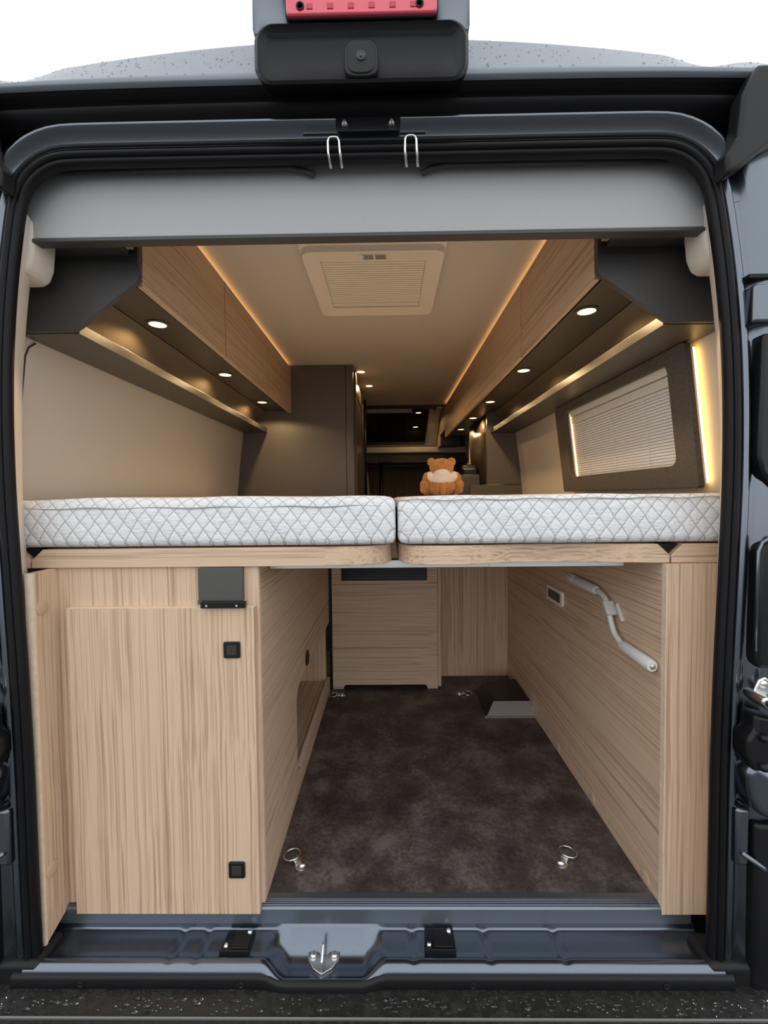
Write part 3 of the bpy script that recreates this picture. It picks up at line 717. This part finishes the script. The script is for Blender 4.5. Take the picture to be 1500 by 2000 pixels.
board('bed_board', cur+[(.714, 1.050), (.714, 2.40)], 99, .714, 'wooden bed board with wavy front edge under the right mattress')
board('bed_board', [(-.92, 1.046), (-.838, 1.046), (-.838, 2.40), (-.92, 2.40)], 99, -.838, 'short wooden board end left of the hinge notch')
board('bed_board', [(.718, 1.050), (.90, 1.050), (.90, 2.40), (.718, 2.40)], .718, 99, 'short wooden board end right of the hinge notch')
for xn, lab in ((-.836, 'black filler standing in for shade in the notch at the left end of the bed boards'), (.716, 'black filler standing in for shade in the notch at the right end of the bed boards')):
    h = thing('notch_shade', lab, 'shade filler', (xn, 1.06, .873), 'bed board notch fillers')
    MB().prism([(xn-.0012, .8765), (xn+.0012, .8765), (xn+.024, .8995), (xn-.024, .8995)], 'y', 1.062, 2.39).build('leaf', BLACKM, h)  # black wedge fills the notch so that it reads as shade
    MB().tube([(xn, 1.0625, .880), (xn, 2.39, .880)], .0025, 8).build('filler_rod', BLACKM, h)
bm_ = thing('bed_beam', 'aluminium cross beam under the bed boards', 'beam', (.2, 1.15, .834))
bx(-.275, .65, 1.135, 1.175, .8335, .8535).build('rail', ALU, bm_, bevel=.001)
bx(-.275, .65, 1.133, 1.136, .848, .8535).build('flange', ALU, bm_)
for x in (-.21, .30, .645): bx(x-.0015, x+.0015, 1.1335, 1.1355, .836, .849).build('rivet_line', SILV, bm_)

# ================================================================== LEFT CUPBOARD
lc = thing('storage_cupboard', 'light wood storage cupboard with door on the left of the garage', 'cupboard', (-.5, 1.6, 0))
bx(-.778, -.282, 1.055, 1.071, .0, .853).build('front_panel', WZ, lc, bevel=.001)
MB().prism([(.985, -.026), (1.060, .0), (1.071, .0), (1.071, .853), (.985, .853)], 'x', -.794, -.778).build('side_return', WZ, lc)
bx(-.795, -.7775, .978, .985, -.028, .853).build('return_edge', WEDGE, lc)
for z in (.768, .135):
    MB().lathe([(.0175, 0), (.0175, .002), (.015, .003), (0, .003)], (-.778, 1.005, z), 'x', 24).build('screw_cap', CAPM, lc, smooth=40)
dr = bx(-.746, -.289, 1.036, 1.0545, -.008, .756).build('door', WZ, lc, bevel=.0015)
bx(-.746, -.289, 1.0362, 1.0542, .7562, .7575).build('edge_band', WEDGE, dr)
for z in (.655, .108):
    c = MB().prism(rrect(-.363, -.323, z-.0205, z+.0195, .004), 'y', 1.031, 1.0365).build('push_lock', BLACKP, dr, bevel=.0015)
    # button in its groove
for z in (.655, .108):
    MB().prism(rrect(-.355, -.331, z-.0125, z+.0115, .002), 'y', 1.0295, 1.0315).build('push_button', DARKCAB, dr, bevel=.001)
# gallery side panel with the cut-out above the wheel arch
sd = [(1.071, 0), (2.262, 0), (2.262, .07), (1.50, .07), (1.475, .075), (1.462, .087), (1.455, .11), (1.455, .31), (1.460, .335), (1.475, .356), (1.50, .366), (2.262, .366), (2.262, .853), (1.071, .853)]
def poly_panel(poly, axis, a, b):
    bm = bmesh.new()
    def P(p, q): return {'x': (q, p[0], p[1]), 'y': (p[0], q, p[1])}[axis]
    A = [bm.verts.new(P(p, a)) for p in poly]; B = [bm.verts.new(P(p, b)) for p in poly]
    fa = bm.faces.new(A); fb = bm.faces.new(B[::-1])
    for i in range(len(poly)): bm.faces.new((A[i], B[i], B[(i+1) % len(poly)], A[(i+1) % len(poly)]))
    bm.normal_update(); bmesh.ops.triangulate(bm, faces=[fa, fb])
    mb = MB(); bm.verts.index_update(); mb.add([v.co[:] for v in bm.verts], [[v.index for v in f.verts] for f in bm.faces]); bm.free(); return mb
poly_panel(sd, 'x', -.298, -.282).build('side_panel', WY, lc)
bx(-.2985, -.2815, 1.056, 1.0705, .0, .853).build('corner_edge', WEDGE, lc, bevel=.001)
bx(-.62, -.299, 1.40, 2.262, .045, .06).build('niche_floor', WY, lc)
bx(-.62, -.605, 1.40, 2.262, .06, .60).build('niche_back', WY, lc)
bx(-.605, -.299, 2.245, 2.26, .06, .60).build('niche_end', WZ, lc)
bx(-.605, -.299, 1.40, 1.415, .06, .60).build('niche_side', WZ, lc)
bx(-.605, -.299, 1.40, 2.245, .60, .61).build('niche_darkener', WY, lc)  # unseen board added to keep light out of the niche
bx(-.2985, -.2815, 1.505, 2.262, .0702, .0715).build('cutout_edge', WEDGE, lc)
MB().lathe([(.030, 0), (.030, .003), (.024, .005), (.018, .002), (0, .002)], (-.282, 1.648, .405), 'x', 24).build('cable_grommet', BLACKP, lc, smooth=40)
br = thing('bed_hinge_bracket', 'grey metal bracket above the cupboard door', 'bracket', (-.37, 1.03, .76))
bx(-.424, -.316, 1.040, 1.054, .772, .853).build('plate', BRACK, br, bevel=.001)
bx(-.412, -.305, 1.022, 1.0355, .7585, .7735).build('foot', BLACKM, br, bevel=.0015)
bx(-.424, -.412, 1.036, 1.054, .765, .775).build('tab', BRACK, br)
for x in (-.397, -.325): MB().lathe([(.003, 0), (.003, -.0015), (0, -.0015)], (x, 1.022, .765), 'y', 10).build('screw', CHROME, br)

# ================================================================== RIGHT SIDE PANELS
rp = thing('side_cladding', 'light wood cladding along the right side of the garage', 'cladding', (.77, 1.7, 0))
bx(.700, .716, 1.056, 2.452, .0, .853).build('inner_panel', WY, rp)
po = [(.7005, -.012), (.832, -.012), (.833, .10), (.826, .2), (.822, .28), (.828, .36), (.835, .5), (.838, .853), (.7005, .853)]
MB().prism(po, 'y', 1.040, 1.056).build('front_post', WZ, rp, bevel=.001)
bx(.6995, .7008, 1.0395, 1.0565, -.012, .853).build('post_edge', WEDGE, rp)
for y, z in ((1.113, .016), (1.408, .016), (1.70, .016), (2.008, .016), (2.318, .016)):
    MB().lathe([(.0175, 0), (.0175, -.002), (.015, -.003), (.004, -.003), (.003, -.0015), (0, -.0015)], (.700, y, max(z, .019)), 'x', 22).build('screw_cap', CAPM, rp, smooth=40)
bz = MB().prism(rrect(1.645, 1.80, .592, .652, .010), 'x', .690, .7005).build('handle_bezel', CREAM, rp, bevel=.002)
MB().prism(rrect(1.662, 1.783, .604, .640, .006), 'x', .6885, .6905).build('bezel_recess', BRACK, bz, bevel=.001)

ch = thing('crank_handle', 'white two-grip winding crank clipped to the right wood panel', 'crank', (.683, 1.3, .6))
def smoothpath(p, n=6):
    P = [Vector(q) for q in p]; o = []
    for i in range(len(P)-1):
        a, b, c, d = P[max(i-1, 0)], P[i], P[i+1], P[min(i+2, len(P)-1)]
        for k in range(n):
            t = k/n; o.append(.5*((2*b)+(c-a)*t+(2*a-5*b+4*c-d)*t*t+(3*b-a-3*c+d)*t**3))
    o.append(P[-1]); return o
X = .682
MB().tube([(X, 1.50, .725), (X, 1.36, .722), (X, 1.352, .722)], [.0145, .0145, .012], 20).build('grip', WHITEP, ch, smooth=50)
MB().tube([(X, 1.565, .727), (X, 1.556, .727), (X, 1.52, .7255), (X, 1.505, .725)], [.009, .0125, .014, .0145], 20).build('knurled_end', CREAM, ch, smooth=50)
for k in range(10):
    a = 2*math.pi*k/10
    MB().tube([(X+.0138*math.cos(a), 1.55, .727+.0125*math.sin(a)), (X+.0148*math.cos(a), 1.512, .7255+.0142*math.sin(a))], .0015, 6).build('knurl_rib', WHITEP, ch)
MB().tube(smoothpath([(X, 1.36, .722), (X, 1.335, .722), (X, 1.30, .711), (X, 1.282, .690), (X, 1.262, .650), (X, 1.245, .625), (X, 1.222, .612), (X, 1.19, .600), (X, 1.17, .597)]), .0078, 14).build('rod', WHITEP, ch, smooth=180)
MB().tube([(X, 1.20, .603), (X, 1.193, .601), (X, 1.07, .597), (X, 1.062, .597)], [.0125, .015, .0155, .013], 22).build('grip', WHITEP, ch, smooth=50)
MB().lathe([(.007, 0), (.007, -.004), (.004, -.006), (0, -.006)], (X, 1.063, .597), 'y', 16).build('end_nut', ALU, ch, smooth=40)
MB().prism([(1.262, .668), (1.292, .700), (1.281, .707), (1.251, .675)], 'x', .668, .6985).build('clip', WHITEP, ch, bevel=.002)
MB().prism([(1.225, .660), (1.258, .702), (1.252, .706), (1.219, .664)], 'x', .690, .6995).build('clip_base', WHITEP, ch, bevel=.001)
for y, z in ((1.226, .664), (1.252, .700)): MB().lathe([(.0035, 0), (.0035, -.003), (0, -.003)], (.690, y, z), 'x', 10).build('clip_screw', CHROME, ch)

# ================================================================== GARAGE BACK: heater cupboard and panel
hc = thing('heater_cupboard', 'light wood heater cupboard with black grille at the back of the garage', 'cupboard', (.01, 2.3, 0))
fpn = [(-.268, .0), (-.212, .0), (-.210, .012), (-.200, .022), (.222, .022), (.232, .012), (.234, .0), (.290, .0), (.290, .80), (-.268, .80)]
poly_panel(fpn, 'y', 2.280, 2.297).build('front_panel', WX, hc)
bx(.2925, .308, 2.286, 2.44, .01, .80).build('side_panel', WZ, hc)
bx(-.282, -.270, 2.27, 2.30, .0, .80).build('edge_rail', BLACKM, hc)
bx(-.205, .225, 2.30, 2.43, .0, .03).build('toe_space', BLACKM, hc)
g = MB().prism([(x, z) for x, z in rrect(-.216, .234, .580, .648, .005)], 'y', 2.272, 2.2805).build('grille', BLACKP, hc, bevel=.001)
for i in range(4):
    z = .589+.014*i
    MB().prism([(2.268, z), (2.2725, z), (2.2725, z+.010), (2.270, z+.010)], 'x', -.205, .223).build('louvre', BLACKM, g)
bx(.308, .7, 2.440, 2.455, .0, .853).build('garage_back_panel', WZ, label='upright-grain wood panel at the back right of the garage', cat='panel')
bx(-.28, .7, 2.46, 2.475, .0, .88).build('bulkhead_panel', WZ, label='wood bulkhead behind the heater cupboard', cat='panel')

# ================================================================== FLOOR FITTINGS
def dring(x, y, ang, lab):
    t = thing('lashing_ring', lab, 'lashing ring', (x, y, 0), 'floor lashing rings')
    MB().lathe([(.018, 0), (.0185, .002), (.015, .004), (.0125, .0045), (.012, .008), (.009, .011), (.004, .0125), (0, .0125)], (x, y, .0002), 'z', 22).build('bolt_base', CHROME, t, smooth=50)
    d = Vector((math.cos(ang), math.sin(ang), 0)); n_ = Vector((-d.y, d.x, 0)); c = Vector((x, y, .0045))
    a = c+d*.014; b = c+d*.031
    MB().hexa([a-n_*.012+Vector((0, 0, -.002)), a+n_*.012+Vector((0, 0, -.002)), b+n_*.011+Vector((0, 0, -.002)), b-n_*.011+Vector((0, 0, -.002))],
              [a-n_*.012+Vector((0, 0, .004)), a+n_*.012+Vector((0, 0, .004)), b+n_*.011+Vector((0, 0, .006)), b-n_*.011+Vector((0, 0, .006))]).build('strap', CHROME, t, bevel=.001)
    cc = c+d*.043+Vector((0, 0, .001))
    pts = [cc+Vector((d*.0225*math.cos(q)+n_*.0235*math.sin(q)))+Vector((0, 0, .004-.003*math.cos(q))) for q in [2*math.pi*k/28 for k in range(28)]]
    MB().tube(pts, .0024, 8, closed=True).build('ring', CHROME, t, smooth=180)
dring(-.212, 1.168, R(140), 'steel lashing ring at the front left of the dark floor')
dring(.505, 1.176, R(42), 'steel lashing ring at the front right of the dark floor')
dring(-.212, 2.20, R(190), 'steel lashing ring near the heater cupboard left foot')
dring(.391, 2.211, R(-10), 'steel lashing ring beside the metal floor cover')
fc = thing('floor_cover', 'black sheet metal cover box on the floor beside the right cladding', 'cover', (.59, 2.12, 0))
MB().hexa([(.478, 1.985, .004), (.698, 1.985, .004), (.698, 2.29, .004), (.478, 2.25, .004)], [(.525, 2.035, .05), (.698, 2.035, .05), (.698, 2.28, .05), (.52, 2.235, .05)]).build('lid', BLACKM, fc, bevel=.002)
MB().hexa([(.484, 1.979, .004), (.697, 1.979, .004), (.697, 1.984, .004), (.482, 1.984, .004)], [(.526, 2.028, .049), (.697, 2.028, .049), (.697, 2.033, .049), (.524, 2.033, .049)]).build('front_plate', SILV, fc)
bx(.472, .697, 1.968, 1.984, .0002, .004).build('flange', SILV, fc)
for x in (.50, .585, .67): MB().lathe([(.004, 0), (.004, .002), (0, .002)], (x, 1.976, .004), 'z', 10).build('screw', CHROME, fc)

# ================================================================== FRONT PART OF THE VAN
wd = thing('wardrobe', 'tall charcoal wardrobe unit behind the left mattress', 'wardrobe', (-.55, 3.4, 0))
bx(-.955, -.238, 2.852, 3.95, 0, 1.879).build('side_panel', WARD, wd)
bx(-.236, -.186, 2.850, 2.90, 0, 1.879).build('corner_post', WARD, wd, bevel=.006, seg=3)
bx(-.238, -.192, 2.90, 3.95, 0, 1.879).build('carcass', BRONZE, wd)
d = bx(-.192, -.178, 2.92, 3.66, .1, 1.72).build('door', BRONZE, wd, bevel=.004)
bx(-.190, -.172, 2.905, 2.92, .05, 1.86).build('door_frame', CHAR, wd)
bx(-.190, -.165, 3.67, 3.72, .05, 1.80).build('door_frame', BLACKM, wd, bevel=.004)
MB().prism([(2.92, 1.74), (3.70, 1.74), (3.70, 1.80), (3.5, 1.84), (2.92, 1.86)], 'x', -.190, -.176).build('arched_fascia', BRONZE, wd)
MB().tube([(-.160, 3.80, 1.0), (-.160, 3.80, 1.86)], .010, 10).build('grab_pole', BLACKM, wd, smooth=180)
pr = thing('kitchen_partition', 'dark grey partition panel at the end of the right shelf', 'partition', (.82, 3.0, 0))
bx(.722, .95, 3.002, 3.02, 1.10, SOF).build('upper_panel', WARD, pr)
bx(.60, .95, 3.0, 3.02, .90, 1.095).build('lower_panel', WARD, pr)
bx(.712, .722, 2.998, 3.025, 1.098, SOF).build('edge_strip', SHELFM, pr)
MB().grid([[(.715-.0*(1-u), 3.03+.9*u, 1.10) for u in (0, .2, .4, .6)], [(.715, 3.03+.9*u, 1.30) for u in (0, .2, .42, .62)], [(.72, 3.03+.9*u, 1.45) for u in (0, .22, .46, .70)], [(.73, 3.03+.9*u, SOF) for u in (0, .25, .5, .75)]]).build('splash_panel', BRONZE, label='bronze splash panel behind the kitchen partition', cat='panel', solid=.012, smooth=180)
bx(.52, .95, 3.025, 4.0, .86, .90).build('worktop', CHAR, label='dark kitchen worktop past the partition', cat='worktop', bevel=.003)
bx(.54, .95, 3.03, 3.98, 0, .858).build('kitchen_unit', CHAR, label='kitchen base unit behind the bed', cat='cabinet')
kb = thing('kitchen_box', 'grey storage box on the worktop right of the bear', 'box', (.66, 3.35, .9))
bx(.565, .705, 3.2, 3.5, .901, 1.17).build('body', SHELFM, kb, bevel=.004)
bx(.57, .70, 3.205, 3.495, 1.171, 1.178).build('lid', CHAR, kb, bevel=.002)
mk = thing('coffee_maker', 'small black appliance standing on the grey kitchen box', 'appliance', (.68, 3.36, 1.178))
MB().prism([(3.28, 1.179), (3.44, 1.179), (3.44, 1.23), (3.42, 1.245), (3.33, 1.25), (3.30, 1.225), (3.28, 1.22)], 'x', .60, .70).build('body', BLACKP, mk, bevel=.006)
bx(.64, .68, 3.35, 3.41, 1.251, 1.265).build('lid_knob', BLACKM, mk, bevel=.004)
pt = thing('potted_plant', 'small potted green plant between bear and kitchen box', 'plant', (.545, 3.3, .9))
MB().lathe([(.018, 0), (.024, .12), (.024, .15), (.020, .15), (.018, .14), (0, .14)], (.545, 3.3, .901), 'z', 14).build('pot', POTW, pt, smooth=40)
for k in range(16):
    a = k*2.4; r = .012+.018*random.random(); z = 1.06+.07*random.random()
    c = Vector((.545+r*math.cos(a), 3.3+r*math.sin(a), z)); d_ = Vector((math.cos(a), math.sin(a), .6)).normalized(); n_ = d_.cross(Vector((0, 0, 1))).normalized()
    L = .022
    MB().add([c-d_*L*.2, c+d_*L*.4+n_*.007, c+d_*L, c+d_*L*.4-n_*.007, c+d_*L*.4+Vector((0, 0, .003)), c+d_*L*.4-Vector((0, 0, .001))], [(0, 1, 4), (1, 2, 4), (2, 3, 4), (3, 0, 4), (1, 0, 5), (2, 1, 5), (3, 2, 5), (0, 3, 5)]).build('leaf', GREEN, pt)
# far side window with its blind
fw = thing('window_2', None, None, (.9, 4.3, 1.2), kind='structure')
xw = lambda z: wallx(z)-.012
MB().prism([(xw(1.18), 1.18), (xw(1.42), 1.42), (xw(1.42)-.012, 1.42), (xw(1.18)-.012, 1.18)], 'y', 3.93, 4.75).build('frame', DARKCAB, fw)
for i in range(9):
    z = 1.20+.023*i
    MB().prism([(xw(z)-.014, z), (xw(z)-.013, z+.017), (xw(z)-.020, z+.012)], 'y', 3.96, 4.72).build('blind_slat', SLATM, fw)
bx(.80, .88, 4.12, 4.16, .2, 1.54).build('door_post', TRIMB, label='beige post at the sliding door past the kitchen', cat='post', bevel=.01)
# cab end: overhead skylight, shelf, curtain, seats
sk = thing('cab_skylight', 'dark cab skylight with half-drawn pleated blind', 'skylight', (.15, 4.6, 1.6))
MB().hexa([(-.22, 4.2, 1.866), (.50, 4.2, 1.866), (.50, 4.24, 1.866), (-.22, 4.24, 1.866)], [(-.22, 4.2, 1.90), (.50, 4.2, 1.90), (.50, 4.24, 1.90), (-.22, 4.24, 1.90)]).build('front_frame', DARKCAB, sk)
MB().hexa([(-.95, 4.9, 1.585), (.57, 4.9, 1.585), (.57, 4.98, 1.70), (-.95, 4.98, 1.70)], [(-.95, 4.30, 1.99), (.57, 4.30, 1.99), (.57, 4.33, 2.0), (-.95, 4.33, 2.0)]).build('sloped_lining', BEIGE, sk)
MB().hexa([(-.24, 4.875, 1.595), (.44, 4.875, 1.595), (.44, 4.91, 1.62), (-.24, 4.91, 1.62)], [(-.24, 4.29, 1.985), (.46, 4.29, 1.985), (.46, 4.31, 2.0), (-.24, 4.31, 2.0)]).build('glass', GLASSD, sk)
NB = 30
for i in range(NB):
    x0 = -.22+.50*i/NB; x1 = -.22+.50*(i+1)/NB; xm = (x0+x1)/2
    MB().hexa([(x0, 4.42, 1.872), (xm, 4.405, 1.868), (x1, 4.42, 1.872), (xm, 4.43, 1.880)], [(x0, 4.40, 1.915), (xm, 4.385, 1.91), (x1, 4.40, 1.915), (xm, 4.41, 1.92)]).build('pleat', CREAMB, sk)
MB().hexa([(-.22, 4.40, 1.860), (.29, 4.40, 1.860), (.29, 4.42, 1.864), (-.22, 4.42, 1.864)], [(-.22, 4.40, 1.867), (.29, 4.40, 1.867), (.29, 4.42, 1.871), (-.22, 4.42, 1.871)]).build('pull_bar', ALU, sk)
bx(-.95, .95, 4.12, 4.2, 1.875, 1.99).build('ceiling_step', CHAR, label='dark step where the ceiling meets the cab skylight', cat='panel')
bx(-.95, -.505, 4.2, 4.9, 1.86, 1.9).build('cab_headliner', BEIGE, label='beige cab headliner left of the skylight', cat='headliner')
bx(.505, .565, 4.2, 4.9, 1.86, 1.9).build('cab_headliner', BEIGE, label='beige cab headliner right of the skylight', cat='headliner')
for x, y, z, lab in ((.343, 4.40, 1.862, 'lit spotlight at the cab skylight, upper one'), (.325, 4.62, 1.755, 'lit spotlight at the cab skylight, lower one')):
    spot(x, y, z, lab, 'cab spotlights', 1.3)
cs = thing('cab_shelf', 'beige cab shelf below the dark skylight', 'shelf', (0, 4.9, 1.5))
bx(-.95, .95, 4.86, 4.98, 1.505, 1.575).build('front_edge', BEIGE, cs, bevel=.02, seg=4)
bx(-.95, .95, 4.90, 5.28, 1.40, 1.50).build('dark_tray', DARKCAB, cs)
bx(-.07, .07, 4.885, 4.90, 1.405, 1.47).build('radio_slot', BLACKP, cs, bevel=.004)
cb = thing('cab_curtain', 'dark vertically pleated curtain closing off the cab', 'curtain', (.1, 5.2, .9))
for i in range(34):
    x0 = -.9+1.8*i/34; x1 = x0+1.8/34
    MB().prism([(x0, 5.20), ((x0+x1)/2, 5.175), (x1, 5.20), (x1, 5.205), (x0, 5.205)], 'z', .6, 1.38).build('pleat', BLINDF, cb)
bx(-.93, .93, 5.17, 5.21, 1.382, 1.398).build('track', CHAR, cb)
def seat(x, y, lab, zt):
    t = thing('swivel_armchair', lab, 'armchair', (x, y, .0), 'cab armchairs')
    MB().prism(rrect(x-.24, x+.24, 0.0, .45, .05), 'y', y-.05, y+.5).build('seat_base', SEATF, t, bevel=.03, seg=3)
    MB().rings([[(p, y-d*.25, .42+(zt-.72)*d+.0) for p, d in ()] or [(x+a*(.24-.05*k), y-.08+b*.07-.12*k, .45+(zt-.64)*k) for a, b in rrect(-1, 1, -1, 1, .5)] for k in (0, .25, .5, .75, .95, 1)]).build('backrest', SEATF, t, smooth=60, bevel=.015)
    MB().rings([[(x+a*.13*w_, y-.2+b*.05*w_, z) for a, b in rrect(-1, 1, -1, 1, .6)] for z, w_ in ((zt-.17, .8), (zt-.14, 1), (zt-.05, 1), (zt-.01, .85), (zt, .5))]).build('headrest', SEATF, t, smooth=60)
seat(-.36, 4.55, 'brown upholstered cab armchair seen past the wardrobe edge', 1.46)
seat(.50, 4.75, 'brown upholstered cab armchair seen left of the teddy bear', 1.20)
MB().tube([(-.05, 5.0, .0), (-.05, 5.0, 1.40)], .022, 10).build('belt_post', BLACKM, label='black upright post in front of the cab curtain', cat='post', smooth=180)

# ================================================================== TEDDY BEAR
tb = thing('teddy_bear', 'ginger teddy bear in a white shirt sitting on the mattress, seen from behind', 'teddy bear', (.318, 2.30, 1.0225))
def blob(bm, c, r, rot=None):
    m = Matrix.Translation(c) @ (rot or Matrix()) @ Matrix.Diagonal((*r, 1))
    bmesh.ops.create_icosphere(bm, subdivisions=4, radius=1, matrix=m)
bm = bmesh.new(); V = Vector
blob(bm, V((0, 0, .052)), (.070, .058, .056)); blob(bm, V((0, 0, .088)), (.060, .048, .052))
blob(bm, V((0, .006, .150)), (.064, .054, .047)); blob(bm, V((0, .05, .142)), (.027, .026, .023))
for s in (-1, 1):
    blob(bm, V((s*.052, .004, .177)), (.023, .014, .023)); 
    blob(bm, V((s*.076, -.004, .090)), (.024, .026, .034)); blob(bm, V((s*.090, -.002, .058)), (.024, .028, .030)); blob(bm, V((s*.088, .012, .034)), (.025, .030, .024))
    blob(bm, V((s*.058, .07, .030)), (.032, .055, .029)); blob(bm, V((s*.064, .118, .040)), (.030, .018, .037))
blob(bm, V((0, -.060, .034)), (.015, .020, .032))
me = bpy.data.meshes.new('body'); bm.to_mesh(me); bm.free(); me.materials.append(FURM)
o = bpy.data.objects.new('body', me); COL.objects.link(o); o.parent = tb
m = o.modifiers.new('r', 'REMESH'); m.mode = 'VOXEL'; m.voxel_size = .0028; m.use_smooth_shade = True
m = o.modifiers.new('s', 'SMOOTH'); m.iterations = 4
tx = bpy.data.textures.new('fur', 'CLOUDS'); tx.noise_scale = .0075; tx.noise_depth = 3
m = o.modifiers.new('d', 'DISPLACE'); m.texture = tx; m.strength = .007; m.mid_level = .5
# shirt: a shell over the torso with short sleeves
bm = bmesh.new()
blob(bm, V((0, 0, .086)), (.066, .060, .050)); blob(bm, V((0, -.010, .112)), (.046, .050, .036))
for s in (-1, 1): blob(bm, V((s*.060, -.004, .098)), (.027, .033, .030), Matrix.Rotation(s*R(18), 4, 'Y'))
bmesh.ops.bisect_plane(bm, geom=bm.verts[:]+bm.edges[:]+bm.faces[:], plane_co=(0, 0, .058), plane_no=(0, 0, 1), clear_inner=True)
me = bpy.data.meshes.new('shirt'); bm.to_mesh(me); bm.free(); me.materials.append(SHIRT)
o = bpy.data.objects.new('shirt', me); COL.objects.link(o); o.parent = tb
me.polygons.foreach_set('use_smooth', [True]*len(me.polygons))
m = o.modifiers.new('t', 'SOLIDIFY'); m.thickness = .003
